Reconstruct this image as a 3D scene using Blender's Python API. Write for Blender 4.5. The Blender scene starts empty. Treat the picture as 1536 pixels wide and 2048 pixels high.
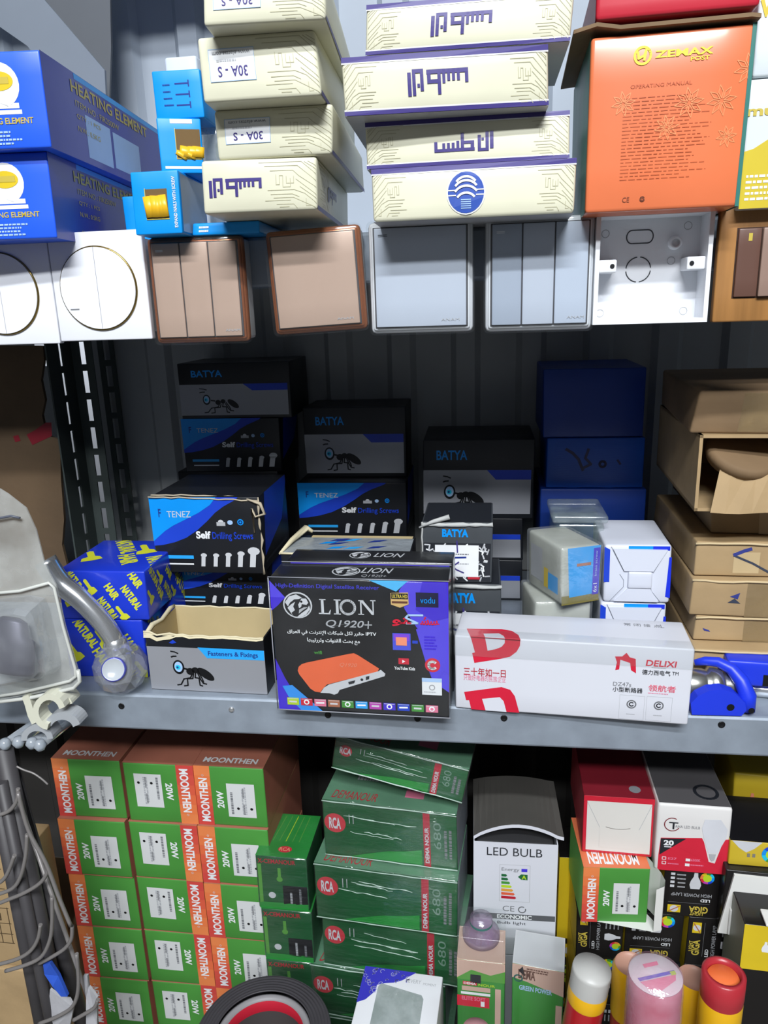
import bpy, bmesh, math, random
from mathutils import Vector, Matrix

# ------------------------------------------------------------------ camera, light, exposure
scene = bpy.context.scene
COLL = scene.collection
FPX, CX, CY = 1500.0, 768.0, 1024.0            # focal length and centre, in pixels of the 1536x2048 frame
CAM = Vector((0.0, -0.68, 0.0))                # the lip of the shelves is the plane y = 0
down = Vector((177, 5476, FPX)).normalized()   # world down, as the camera sees it (x right, y down, z forward)
fwd = Vector((199, -439, FPX)); fwd = (fwd - down * fwd.dot(down)).normalized()
rgt = down.cross(fwd)
R_CV = Matrix((rgt, fwd, -down)).transposed()  # world -> camera
Rt = R_CV.transposed()
cam_data = bpy.data.cameras.new('camera')
cam_data.sensor_fit = 'VERTICAL'; cam_data.sensor_height = 36.0
cam_data.lens = 36.0 * FPX / 2048.0
cam_data.clip_start = 0.02
cam = bpy.data.objects.new('camera', cam_data); COLL.objects.link(cam)
cx = Rt @ Vector((1, 0, 0)); cy = Rt @ Vector((0, -1, 0)); cz = Rt @ Vector((0, 0, -1))
cam.matrix_world = Matrix.Translation(CAM) @ Matrix((cx, cy, cz)).transposed().to_4x4()
scene.camera = cam

world = bpy.data.worlds.new('shop_air'); scene.world = world; world.use_nodes = True
world.node_tree.nodes['Background'].inputs[0].default_value = (0.62, 0.70, 0.80, 1)
world.node_tree.nodes['Background'].inputs[1].default_value = 0.03


def area(name, loc, target, sx, sy, power, col=(0.94, 0.97, 1.0)):
    l = bpy.data.lights.new(name, 'AREA'); l.shape = 'RECTANGLE'; l.size = sx; l.size_y = sy
    l.energy = power; l.color = col
    o = bpy.data.objects.new(name, l); COLL.objects.link(o); o.location = loc
    o.rotation_euler = (Vector(target) - Vector(loc)).to_track_quat('-Z', 'Y').to_euler()
    return o


area('ceiling_tube_near', (0.05, -2.10, 1.95), (0, 0, -0.1), 1.25, 0.08, 72)
area('ceiling_tube_far', (0.2, -3.4, 2.38), (0, 0, -0.1), 2.4, 0.22, 150)
area('aisle_tube', (-0.72, 0.62, 0.06), (-0.72, 0.86, -0.2), 0.3, 0.05, 1.3)
area('reflection_fill', (0.0, -3.0, 2.45), (0, -4.8, 0.6), 2.4, 0.3, 10)  # added lamp: brightens the front wall so the chrome has something to reflect

scene.view_settings.view_transform = 'Standard'
scene.view_settings.look = 'None'
scene.view_settings.gamma = 1.0
scene.view_settings.use_curve_mapping = False
scene.view_settings.exposure = 0.04


# ------------------------------------------------------------------ helpers: pixels measured on the photo -> points in the place
def ray(px, py):
    return Rt @ Vector((px - CX, py - CY, FPX))


def PY(px, py, y):
    d = ray(px, py); return CAM + d * ((y - CAM.y) / d.y)


def PZ(px, py, z):
    d = ray(px, py); return CAM + d * ((z - CAM.z) / d.z)


def lin(c):
    c = c / 255.0
    return c / 12.92 if c <= 0.04045 else ((c + 0.055) / 1.055) ** 2.4


# ------------------------------------------------------------------ materials
MATS = {}


def mat(name, rgb=(200, 200, 200), rough=0.5, bump=0.0, bscale=60.0, var=0.0, vscale=8.0, metal=0.0, coat=0.0, crough=0.12,
        trans=0.0, ior=1.45, emit=0.0, spec=0.5, stretch=None, wave=None):
    if name in MATS: return MATS[name]
    m = bpy.data.materials.new(name); m.use_nodes = True
    nt = m.node_tree; p = nt.nodes['Principled BSDF']
    col = (lin(rgb[0]), lin(rgb[1]), lin(rgb[2]), 1)
    p.inputs['Base Color'].default_value = col
    p.inputs['Roughness'].default_value = rough
    p.inputs['Metallic'].default_value = metal
    p.inputs['IOR'].default_value = ior
    p.inputs['Specular IOR Level'].default_value = spec
    p.inputs['Coat Weight'].default_value = coat
    p.inputs['Coat Roughness'].default_value = crough
    p.inputs['Transmission Weight'].default_value = trans
    if emit:
        p.inputs['Emission Color'].default_value = col; p.inputs['Emission Strength'].default_value = emit
    if bump or var:
        tc = nt.nodes.new('ShaderNodeTexCoord'); src = tc.outputs['Object']
        if stretch:
            mp = nt.nodes.new('ShaderNodeMapping'); mp.inputs['Scale'].default_value = stretch
            nt.links.new(src, mp.inputs['Vector']); src = mp.outputs['Vector']
    if var:
        n = nt.nodes.new('ShaderNodeTexNoise'); n.inputs['Scale'].default_value = vscale; n.inputs['Detail'].default_value = 5
        nt.links.new(src, n.inputs['Vector'])
        r = nt.nodes.new('ShaderNodeMapRange'); r.inputs['From Min'].default_value = 0.3; r.inputs['From Max'].default_value = 0.7
        r.inputs['To Min'].default_value = 1 - var; r.inputs['To Max'].default_value = 1 + var * 0.5
        nt.links.new(n.outputs['Fac'], r.inputs['Value'])
        x = nt.nodes.new('ShaderNodeVectorMath'); x.operation = 'SCALE'; x.inputs[0].default_value = col[:3]
        nt.links.new(r.outputs['Result'], x.inputs['Scale']); nt.links.new(x.outputs['Vector'], p.inputs['Base Color'])
    if bump:
        n2 = nt.nodes.new('ShaderNodeTexNoise'); n2.inputs['Scale'].default_value = bscale; n2.inputs['Detail'].default_value = 3
        nt.links.new(src, n2.inputs['Vector'])
        b = nt.nodes.new('ShaderNodeBump'); b.inputs['Strength'].default_value = bump; b.inputs['Distance'].default_value = 0.004
        nt.links.new(n2.outputs['Fac'], b.inputs['Height']); nt.links.new(b.outputs['Normal'], p.inputs['Normal'])
        if coat: nt.links.new(b.outputs['Normal'], p.inputs['Coat Normal'])
    MATS[name] = m
    return m


def film_mat(name, gloss=0.1, rgb=(235, 240, 245), bump=0.6, bscale=35.0, milky=0.0, rough=0.12, stretch=None):
    """clear plastic: mostly see-through, with a wrinkled shine and a little milkiness"""
    if name in MATS: return MATS[name]
    m = bpy.data.materials.new(name); m.use_nodes = True
    nt = m.node_tree; nt.nodes.remove(nt.nodes['Principled BSDF']); out = nt.nodes['Material Output']
    col = (lin(rgb[0]), lin(rgb[1]), lin(rgb[2]), 1)
    t = nt.nodes.new('ShaderNodeBsdfTransparent'); t.inputs[0].default_value = (0.97, 0.98, 0.98, 1)
    g = nt.nodes.new('ShaderNodeBsdfGlossy'); g.inputs['Roughness'].default_value = rough
    d = nt.nodes.new('ShaderNodeBsdfDiffuse'); d.inputs[0].default_value = col
    tc = nt.nodes.new('ShaderNodeTexCoord'); src = tc.outputs['Object']
    if stretch:
        mp = nt.nodes.new('ShaderNodeMapping'); mp.inputs['Scale'].default_value = stretch
        nt.links.new(src, mp.inputs['Vector']); src = mp.outputs['Vector']
    n = nt.nodes.new('ShaderNodeTexNoise'); n.inputs['Scale'].default_value = bscale; n.inputs['Detail'].default_value = 4
    nt.links.new(src, n.inputs['Vector'])
    b = nt.nodes.new('ShaderNodeBump'); b.inputs['Strength'].default_value = bump; b.inputs['Distance'].default_value = 0.006
    nt.links.new(n.outputs['Fac'], b.inputs['Height'])
    nt.links.new(b.outputs['Normal'], g.inputs['Normal'])
    m1 = nt.nodes.new('ShaderNodeMixShader'); m1.inputs[0].default_value = gloss
    nt.links.new(t.outputs[0], m1.inputs[1]); nt.links.new(g.outputs[0], m1.inputs[2])
    m2 = nt.nodes.new('ShaderNodeMixShader')
    r = nt.nodes.new('ShaderNodeMapRange'); r.inputs['From Min'].default_value = 0.35; r.inputs['From Max'].default_value = 0.75
    r.inputs['To Min'].default_value = milky * 0.5; r.inputs['To Max'].default_value = min(1.0, milky * 1.6)
    nt.links.new(n.outputs['Fac'], r.inputs['Value']); nt.links.new(r.outputs['Result'], m2.inputs[0])
    nt.links.new(m1.outputs[0], m2.inputs[1]); nt.links.new(d.outputs[0], m2.inputs[2])
    nt.links.new(m2.outputs[0], out.inputs['Surface'])
    MATS[name] = m
    return m


def ink(name, rgb, **k):                     # printed colour on board
    k.setdefault('rough', 0.42); k.setdefault('var', 0.06); k.setdefault('vscale', 25)
    return mat(name, rgb, **k)


INK = dict(white=(226, 228, 230), offwhite=(214, 214, 208), black=(13, 14, 17), dark=(34, 37, 43), grey=(120, 122, 126), lgrey=(170, 172, 176),
           cream=(214, 212, 188), creamline=(176, 172, 142), purple=(62, 52, 122), navy=(28, 50, 130), atlasblue=(44, 78, 165),
           azure=(0, 140, 226), royal=(24, 62, 190), cobalt=(22, 48, 205), sky=(40, 160, 232), pale=(160, 190, 225), yellow=(212, 184, 34),
           gold=(190, 170, 70), orange=(222, 120, 64), red=(203, 36, 58), crimson=(176, 32, 50), rust=(214, 92, 60), green=(66, 142, 56),
           dgreen=(26, 96, 52), teal=(46, 112, 104), lime=(176, 206, 40), pink=(222, 120, 150), violet=(66, 44, 190), silver=(196, 198, 202),
           ebony=(18, 18, 22), kraft=(168, 142, 104), kraftd=(128, 102, 70), kraftl=(186, 164, 126), maroon=(120, 28, 40),
           brown=(96, 62, 50), tan=(190, 166, 150), cyan=(30, 190, 220), magenta=(180, 60, 170), salmon=(226, 140, 110), bronze=(168, 104, 74),
           screwgrey=(110, 112, 116), orangebox=(228, 108, 70), olive=(130, 120, 60), moss=(84, 150, 60), amber=(214, 150, 60))


def I(n):
    return ink('ink_' + n, INK[n])


KRAFT = lambda: mat('brown_corrugated_card', INK['kraft'], rough=0.75, bump=0.25, bscale=40, var=0.18, vscale=12)
KRAFTD = lambda: mat('old_brown_card', (126, 102, 74), rough=0.8, bump=0.25, bscale=40, var=0.25, vscale=10)
CREAM = lambda: mat('cream_card', INK['cream'], rough=0.4, var=0.06, vscale=14, bump=0.06, bscale=25)
GALV = lambda: mat('galvanised_steel', (150, 160, 172), rough=0.5, metal=0.35, var=0.16, vscale=30, bump=0.05, bscale=90)
CHROME = lambda: mat('chrome', (214, 216, 218), rough=0.2, metal=0.8)
FILM = lambda: film_mat('shrink_film', 0.10, bump=1.0, bscale=34, milky=0.015, rough=0.10, stretch=(0.4, 1, 3))
DULLFILM = lambda: film_mat('cling_film', 0.04, bump=0.7, bscale=22, milky=0.05, rough=0.25, stretch=(0.6, 1, 2))


# ------------------------------------------------------------------ mesh builder
class MB:
    def __init__(self):
        self.v, self.f, self.m, self.mats, self.sm = [], [], [], [], []

    def mi(self, m):
        if isinstance(m, str): m = I(m)
        if m not in self.mats: self.mats.append(m)
        return self.mats.index(m)

    def add(self, vs, fs, m, smooth=False):
        b = len(self.v); k = self.mi(m)
        self.v += [Vector(p) for p in vs]
        for f in fs:
            self.f.append([b + i for i in f]); self.m.append(k); self.sm.append(smooth)

    def box(self, x0, x1, y0, y1, z0, z1, m):
        vs = [(x, y, z) for z in (z0, z1) for y in (y0, y1) for x in (x0, x1)]
        self.add(vs, [(0, 2, 3, 1), (4, 5, 7, 6), (0, 1, 5, 4), (2, 6, 7, 3), (0, 4, 6, 2), (1, 3, 7, 5)], m)

    def rbox(self, x0, x1, y0, y1, z0, z1, m, r=0.002, fn=None, seg=4, smooth=True):
        """rounded box with every face cut into a grid, so that it can be dented"""
        lo = Vector((x0, y0, z0)); L = Vector((x1 - x0, y1 - y0, z1 - z0))
        r = min(r, 0.49 * min(L))

        def ts(l):
            a = [0, 0.35 * r, r]; return a + [r + (l - 2 * r) * k / seg for k in range(1, seg)] + [l - r, l - 0.35 * r, l]
        T = [ts(L[i]) for i in range(3)]
        for ax in range(3):
            u, w = (ax + 1) % 3, (ax + 2) % 3
            for side in (0, 1):
                vs = []
                for b in T[w]:
                    for a in T[u]:
                        p = Vector((0, 0, 0)); p[ax] = side * L[ax]; p[u] = a; p[w] = b
                        c = Vector([min(max(p[i], r), L[i] - r) for i in range(3)])
                        d = p - c
                        if d.length > 1e-9: p = c + d.normalized() * r
                        p = lo + p
                        vs.append(fn(p) if fn else p)
                n = len(T[u]); fs = []
                for j in range(len(T[w]) - 1):
                    for i in range(n - 1):
                        q = (j * n + i, j * n + i + 1, (j + 1) * n + i + 1, (j + 1) * n + i)
                        fs.append(q if side else q[::-1])
                self.add(vs, fs, m, smooth)

    def tube(self, pts, r, m, n=12, cap=True, smooth=True):
        pts = [Vector(p) for p in pts]; rs = r if isinstance(r, (list, tuple)) else [r] * len(pts)
        vs = []; up = None
        for i, p in enumerate(pts):
            t = (pts[min(i + 1, len(pts) - 1)] - pts[max(i - 1, 0)]).normalized()
            if up is None:
                up = Vector((0, 0, 1)) if abs(t.z) < 0.9 else Vector((1, 0, 0))
            a = t.cross(up).normalized(); b = a.cross(t).normalized(); up = b
            for k in range(n):
                q = 2 * math.pi * k / n
                vs.append(p + (a * math.cos(q) + b * math.sin(q)) * rs[i])
        fs = []
        for i in range(len(pts) - 1):
            for k in range(n):
                fs.append((i * n + k, i * n + (k + 1) % n, (i + 1) * n + (k + 1) % n, (i + 1) * n + k))
        self.add(vs, fs, m, smooth)
        if cap:
            self.add(vs[:n][::-1], [tuple(range(n))], m); self.add(vs[-n:], [tuple(range(n))], m)

    def lathe(self, prof, m, n=32, M=None, mats=None, smooth=True):
        M = M or Matrix.Identity(4)
        for i in range(len(prof) - 1):
            (r0, z0), (r1, z1) = prof[i], prof[i + 1]
            vs = []
            for rr, zz in ((r0, z0), (r1, z1)):
                for k in range(n):
                    q = 2 * math.pi * k / n
                    vs.append(M @ Vector((rr * math.cos(q), rr * math.sin(q), zz)))
            self.add(vs, [(k, (k + 1) % n, n + (k + 1) % n, n + k) for k in range(n)], mats[i] if mats else m, smooth)

    def prism(self, poly, t, fn, m):
        """2-D outline (counter-clockwise) pushed through thickness t; fn(u, v, d) gives the point"""
        n = len(poly)
        vs = [fn(u, v, 0) for u, v in poly] + [fn(u, v, t) for u, v in poly]
        self.add(vs, [tuple(range(n)), tuple(range(2 * n - 1, n - 1, -1))] + [(i, n + i, n + (i + 1) % n, (i + 1) % n) for i in range(n)], m)

    def build(self, name, M=None, parent=None):
        me = bpy.data.meshes.new(name)
        me.from_pydata([tuple(p) for p in self.v], [], self.f)
        for m in self.mats: me.materials.append(m)
        me.polygons.foreach_set('material_index', self.m)
        me.polygons.foreach_set('use_smooth', self.sm)
        bm = bmesh.new(); bm.from_mesh(me)
        bmesh.ops.remove_doubles(bm, verts=bm.verts, dist=0.000004)
        bm.to_mesh(me); bm.free()
        me.update()
        o = bpy.data.objects.new(name, me); COLL.objects.link(o)
        if M is not None: o.matrix_world = M
        if parent is not None: o.parent = parent
        return o


def tag(o, label, cat, group=None):
    o['label'] = label; o['category'] = cat
    if group: o['group'] = group
    return o


def empty(name, M):
    o = bpy.data.objects.new(name, None); COLL.objects.link(o); o.matrix_world = M; o.empty_display_size = 0.03
    return o


def struct(name, mb, M=None):
    o = mb.build(name, M); o['kind'] = 'structure'; return o


# ------------------------------------------------------------------ lettering
TXT = {}


def text2d(s, bold=0.0, shear=0.0):
    k = (s, bold, shear)
    if k in TXT: return TXT[k]
    c = bpy.data.curves.new('lettering', 'FONT'); c.body = s; c.resolution_u = 3; c.offset = bold; c.shear = shear
    o = bpy.data.objects.new('lettering', c); COLL.objects.link(o)
    dg = bpy.context.evaluated_depsgraph_get()
    ev = o.evaluated_get(dg); me = ev.to_mesh()
    vs = [(v.co.x, v.co.y) for v in me.vertices]; fs = [tuple(p.vertices) for p in me.polygons]
    ev.to_mesh_clear(); bpy.data.objects.remove(o); bpy.data.curves.remove(c)
    x0 = min(v[0] for v in vs); x1 = max(v[0] for v in vs); y0 = min(v[1] for v in vs); y1 = max(v[1] for v in vs)
    if bold:                                  # an outline offset can throw a stray point far out: keep to the plain outline's extent
        c = bpy.data.curves.new('lettering', 'FONT'); c.body = s; c.resolution_u = 2; c.shear = shear
        o = bpy.data.objects.new('lettering', c); COLL.objects.link(o); dg = bpy.context.evaluated_depsgraph_get(); ev = o.evaluated_get(dg); me = ev.to_mesh()
        bx = [v.co.x for v in me.vertices]; by = [v.co.y for v in me.vertices]; ev.to_mesh_clear(); bpy.data.objects.remove(o); bpy.data.curves.remove(c)
        x0, x1, y0, y1 = max(x0, min(bx) - 2 * bold), min(x1, max(bx) + 2 * bold), max(y0, min(by) - 2 * bold), min(y1, max(by) + 2 * bold)
        vs = [(min(max(x, x0), x1), min(max(y, y0), y1)) for x, y in vs]
    vs = [((x - x0) / max(x1 - x0, 1e-6), (y - y0) / max(y1 - y0, 1e-6)) for x, y in vs]
    TXT[k] = (vs, fs)
    return TXT[k]


class Art:
    """prints on a flat field: a frame (origin, u, v, normal) of size W x H; positions are fractions"""
    def __init__(self, mb, o, u, v, W, H, fn=None):
        self.mb, self.o, self.u, self.v = mb, Vector(o), Vector(u), Vector(v)
        self.n = self.u.cross(self.v); self.W, self.H, self.fn = W, H, fn

    def at(self, x, y, L):
        p = self.o + self.u * (x * self.W) + self.v * (y * self.H)
        if self.fn: p = self.fn(p)
        return p + self.n * (0.00022 * L)

    def rect(self, x0, y0, x1, y1, m, L=1):
        nx, ny = (4 if x1 - x0 > 0.3 else 1), (4 if y1 - y0 > 0.3 else 1)
        vs = [self.at(x0 + (x1 - x0) * i / nx, y0 + (y1 - y0) * j / ny, L) for j in range(ny + 1) for i in range(nx + 1)]
        w = nx + 1
        self.mb.add(vs, [(j * w + i, j * w + i + 1, (j + 1) * w + i + 1, (j + 1) * w + i) for j in range(ny) for i in range(nx)], m)
        return self

    def poly(self, pts, m, L=1):
        a = sum(pts[i][0] * pts[(i + 1) % len(pts)][1] - pts[(i + 1) % len(pts)][0] * pts[i][1] for i in range(len(pts)))
        if a < 0: pts = pts[::-1]
        self.mb.add([self.at(x, y, L) for x, y in pts], [tuple(range(len(pts)))], m)
        return self

    def disc(self, cx, cy, r, m, L=1, ry=None, a0=0, a1=360, rot=0, n=24):
        """r, ry as fractions of the field's height (real circle)"""
        ry = ry or r; pts = []; c, s = math.cos(math.radians(rot)), math.sin(math.radians(rot))
        full = a1 - a0 >= 360
        for k in range(n if full else n + 1):
            q = math.radians(a0 + (a1 - a0) * k / n); x, y = r * math.cos(q), ry * math.sin(q)
            pts.append((cx + (x * c - y * s) * self.H / self.W, cy + (x * s + y * c)))
        return self.poly(pts, m, L)

    def arc(self, cx, cy, r, w, m, L=1, a0=0, a1=360, n=22, ry=None):
        k = (ry or r) / r
        return self.line([(cx + r * math.cos(math.radians(a0 + (a1 - a0) * i / n)) * self.H / self.W,
                           cy + k * r * math.sin(math.radians(a0 + (a1 - a0) * i / n))) for i in range(n + 1)], w, m, L)

    def line(self, pts, w, m, L=1):
        """stroke of width w (fraction of the field's height)"""
        w = w * self.H / 2
        P = [Vector((x * self.W, y * self.H)) for x, y in pts]
        for i in range(len(P) - 1):
            d = P[i + 1] - P[i]
            if d.length < 1e-7: continue
            d.normalize(); nn = Vector((-d.y, d.x)) * w; e = d * w * 0.5
            q = [P[i] - nn - e, P[i + 1] - nn + e, P[i + 1] + nn + e, P[i] + nn - e]
            self.mb.add([self.at(a.x / self.W, a.y / self.H, L) for a in q], [(0, 1, 2, 3)], m)
        return self

    def text(self, s, x0, y0, x1, y1, m, rot=0, bold=0.0, shear=0.0, L=2):
        vs, fs = text2d(s, bold, shear); out = []
        for a, b in vs:
            if rot == 90: a, b = 1 - b, a
            elif rot == 180: a, b = 1 - a, 1 - b
            elif rot == 270: a, b = b, 1 - a
            out.append(self.at(x0 + (x1 - x0) * a, y0 + (y1 - y0) * b, L))
        self.mb.add(out, fs, m)
        return self

    def tiny(self, x0, y0, x1, y1, rows, m, L=2, seed=1, fill=0.55, vert=False):
        """print too small to read: rows of little dashes"""
        rnd = random.Random(seed)
        for k in range(rows):
            a = 0.0; end = rnd.uniform(0.7, 1.0)
            while a < end:
                w = rnd.uniform(0.03, 0.11); b = min(a + w, end)
                if vert:
                    xx = x0 + (x1 - x0) * (k + 0.2) / rows
                    self.rect(xx, y0 + (y1 - y0) * a, xx + (x1 - x0) * fill / rows, y0 + (y1 - y0) * b, m, L)
                else:
                    yy = y1 - (y1 - y0) * (k + 0.8) / rows
                    self.rect(x0 + (x1 - x0) * a, yy, x0 + (x1 - x0) * b, yy + (y1 - y0) * fill / rows, m, L)
                a = b + 0.02
        return self


# ------------------------------------------------------------------ cartons
class Carton:
    def __init__(self, w, d, h, m, r=0.0016, jit=0.0, bulge=0.0, seed=0, sag=None):
        self.w, self.d, self.h = w, d, h
        rnd = random.Random(seed * 7 + 3)
        J = [Vector((rnd.uniform(-1, 1), rnd.uniform(-1, 1), rnd.uniform(-0.6, 0.15))) * jit for _ in range(8)]
        for k in range(4): J[k].z = 0

        def fn(p):
            a = min(max(p.x / w + 0.5, 0), 1); b = min(max(p.y / d + 0.5, 0), 1); c = min(max(p.z / h, 0), 1)
            q = Vector(p)
            for k in range(8):
                wt = (a if k & 1 else 1 - a) * (b if k & 2 else 1 - b) * (c if k & 4 else 1 - c)
                q += J[k] * wt
            if bulge:
                s = lambda t: math.sin(math.pi * t)
                q.y += -bulge * s(a) * s(c) * (1 - 2 * b)
                q.x += bulge * s(b) * s(c) * (2 * a - 1)
                q.z += bulge * 0.5 * s(a) * s(b) * (1 if c > 0.5 else 0) * c
            return q
        self.fn = fn
        self.body = MB(); self.body.rbox(-w / 2, w / 2, -d / 2, d / 2, 0, h, m, r, fn)
        self.parts = {}

    def face(self, f, mb=None):
        w, d, h = self.w, self.d, self.h; mb = mb or self.body
        if f == 'front': return Art(mb, (-w / 2, -d / 2, 0), (1, 0, 0), (0, 0, 1), w, h, self.fn)
        if f == 'back': return Art(mb, (w / 2, d / 2, 0), (-1, 0, 0), (0, 0, 1), w, h, self.fn)
        if f == 'top': return Art(mb, (-w / 2, -d / 2, h), (1, 0, 0), (0, 1, 0), w, d, self.fn)
        if f == 'bottom': return Art(mb, (-w / 2, d / 2, 0), (1, 0, 0), (0, -1, 0), w, d, self.fn)
        if f == 'right': return Art(mb, (w / 2, -d / 2, 0), (0, 1, 0), (0, 0, 1), d, h, self.fn)
        if f == 'left': return Art(mb, (-w / 2, d / 2, 0), (0, -1, 0), (0, 0, 1), d, h, self.fn)

    def part(self, n):
        self.parts.setdefault(n, []).append(MB()); return self.parts[n][-1]

    def film(self, m=None, t=0.0012):
        self.part('plastic_film').rbox(-self.w / 2 - t, self.w / 2 + t, -self.d / 2 - t, self.d / 2 + t, 0.0003, self.h + t, m or FILM(), 0.004, self.fn)

    def place(self, name, M, label, cat='box', group=None, body='carton'):
        if not self.parts:
            o = self.body.build(name, M)
        else:
            o = empty(name, M); self.body.build(body, None, o)
            for n, ms in self.parts.items():
                for mb in ms: mb.build(n, None, o)
        tag(o, label, cat, group)
        return o


class Fit:
    """a box measured on the photo: its front face from three corners and the depth plane it stands in"""
    def __init__(self, bl, br, tl, Y=None, yaw=0.0, z0=None, Z=None, roll=False, d=0.1, h=None):
        A = PZ(bl[0], bl[1], Z) if Z is not None else PY(bl[0], bl[1], Y)
        a = math.radians(yaw); n = Vector((-math.sin(a), math.cos(a), 0))

        def hit(p):
            r = ray(*p); return CAM + r * ((A - CAM).dot(n) / r.dot(n))
        B, T = hit(br), hit(tl)
        A = A.copy()
        if z0 is not None: A.z = z0
        ux = (B - A).normalized() if roll else Vector((math.cos(a), math.sin(a), 0))
        uy = n; uz = ux.cross(uy)
        self.w = (B - A).dot(ux); self.h = h if h is not None else (T - A).dot(uz); self.d = d
        self.M = Matrix((ux, uy, uz)).transposed().to_4x4()
        self.M.translation = A + ux * self.w / 2 + uy * d / 2
        self.top = (A + uz * self.h).z; self.A = A; self.ux, self.uy, self.uz = ux, uy, uz

    def wdh(self): return self.w, self.d, self.h


def dup(root, M, label, group=None):
    r = root.copy(); COLL.objects.link(r); r.matrix_world = M; r['label'] = label
    if group: r['group'] = group
    for ch in root.children:
        c = ch.copy(); COLL.objects.link(c); c.parent = r
        for g in ch.children:
            e = g.copy(); COLL.objects.link(e); e.parent = c
    return r


TS, SH, DK = 0.0625, -0.391, -0.9674            # tops of the upper shelf, the middle shelf and the base deck
LIP = 0.042


# ------------------------------------------------------------------ the setting and the shelving
def X(px, py, y): return PY(px, py, y).x


WALLY = 0.42
POSTY = 0.30
wx0, wx1 = X(84, 740, WALLY), X(196, 760, WALLY)
wall_m = mat('painted_corrugated_sheet', (156, 165, 176), rough=0.55, var=0.10, vscale=6)


low_m = mat('dull_corrugated_sheet', (158, 160, 160), rough=0.6, var=0.12, vscale=5)


def corrugated(mb, x0, x1, z0, z1, m=None):
    per = 0.092; pts = []
    x = math.floor(x0 / per) * per
    while x < x1 + per:
        for dx, dy in ((0, 0), (0.046, 0), (0.054, -0.010), (0.080, -0.010), (0.088, 0)):
            if x0 < x + dx < x1: pts.append((x + dx, dy))
        x += per
    pts = [(x0, pts[0][1])] + pts + [(x1, pts[-1][1])]
    for i in range(len(pts) - 1):
        (a, da), (b, db) = pts[i], pts[i + 1]
        mb.add([(a, WALLY + da, z0), (b, WALLY + db, z0), (b, WALLY + db, z1), (a, WALLY + da, z1)], [(0, 1, 2, 3)], m or wall_m)


w = MB()
corrugated(w, wx1, 1.0, 0.03, 1.3)
shade_m = mat('shade_corrugated_sheet', (58, 56, 54), rough=0.7, var=0.15)  # darker copy of the wall sheet: shade painted below the middle shelf
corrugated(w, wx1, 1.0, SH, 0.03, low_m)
corrugated(w, -1.4, 1.0, -1.3, SH, shade_m)
corrugated(w, -1.4, wx1, 0.03, 1.3)
corrugated(w, -1.4, wx0, SH, 0.03, low_m)
zg = PY(100, 731, WALLY).z
corrugated(w, wx0, X(118, 735, WALLY), SH, zg, low_m)
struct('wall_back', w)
w = MB(); w.box(-1.5, -0.45, 0.86, 0.87, -0.6, 0.4, mat('white_wall', (214, 218, 226), rough=0.6)); struct('wall_rear', w)
w = MB(); w.box(-2.5, 2.5, -4.5, 1.2, -1.32, -1.30, mat('concrete_floor', (120, 118, 114), rough=0.7, var=0.2)); struct('floor', w)
w = MB(); w.box(-3, 3, -5.02, -5.0, -1.3, 2.8, mat('white_wall')); struct('wall_front', w)
w = MB(); w.box(-3, 3, -5.0, 1.0, 2.70, 2.72, mat('white_wall')); struct('ceiling', w)


def steel_shelf(z, label, y0, holes, lip=LIP):
    o = empty('metal_shelf', Matrix.Translation((-0.1, 0.2, z)))
    off = Vector((0.1, -0.2, -z))
    m = MB(); m.box(-1.05, 0.85, y0 + 0.003, 0.405, z - 0.003, z, GALV()); m.v = [p + off for p in m.v]
    m.build('shelf_panel', None, o)
    m = MB()
    prof = [(0.0035, 0), (0.0012, -0.0008), (0, -0.003), (0, -lip + 0.002), (0.001, -lip), (0.018, -lip), (0.018, -lip + 0.0015), (0.0028, -lip + 0.0015), (0.0028, -0.0035)]
    for i in range(len(prof) - 1):
        (a, b), (c, d) = prof[i], prof[i + 1]
        m.add([(-1.05, y0 + a, z + b), (-1.05, y0 + c, z + d), (0.85, y0 + c, z + d), (0.85, y0 + a, z + b)], [(0, 1, 2, 3)], GALV())
    m.v = [p + off for p in m.v]
    m.build('front_lip', None, o)
    for kind, px, py in holes:
        p = PY(px, py, y0) + off; m = MB()
        T = Matrix.Translation(p) @ Matrix.Rotation(math.pi / 2, 4, 'X')
        if kind == 'hole':
            m.lathe([(0.0035, 0.0002), (0.0032, 0.0010), (0.0022, 0.0002), (0.0, 0.0002)], 'black', 14, T); m.build('bolt_hole', None, o)
        else:
            m.lathe([(0.0034, 0.0), (0.0030, 0.0012), (0.0015, 0.0018), (0.0, 0.0019)], CHROME(), 14, T); m.build('rivet', None, o)
    tag(o, label, 'shelf')
    return o


steel_shelf(TS, 'upper grey metal shelf hidden behind the row of switch plates', 0.0, [])
steel_shelf(SH, 'bare galvanised metal shelf under the black receiver box, with holed front lip', 0.0,
            [('hole', 243, 1412), ('rivet', 463, 1419), ('hole', 656, 1430), ('hole', 1008, 1436), ('hole', 1443, 1449), ('hole', 835, 1437)])
d = MB(); d.box(-1.05, 0.85, -0.36, 0.405, DK - 0.02, DK, mat('deck_board', (98, 92, 84), rough=0.7, var=0.2))
tag(d.build('base_deck'), 'low wooden deck carrying the bulb boxes at the bottom', 'shelf')


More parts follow.
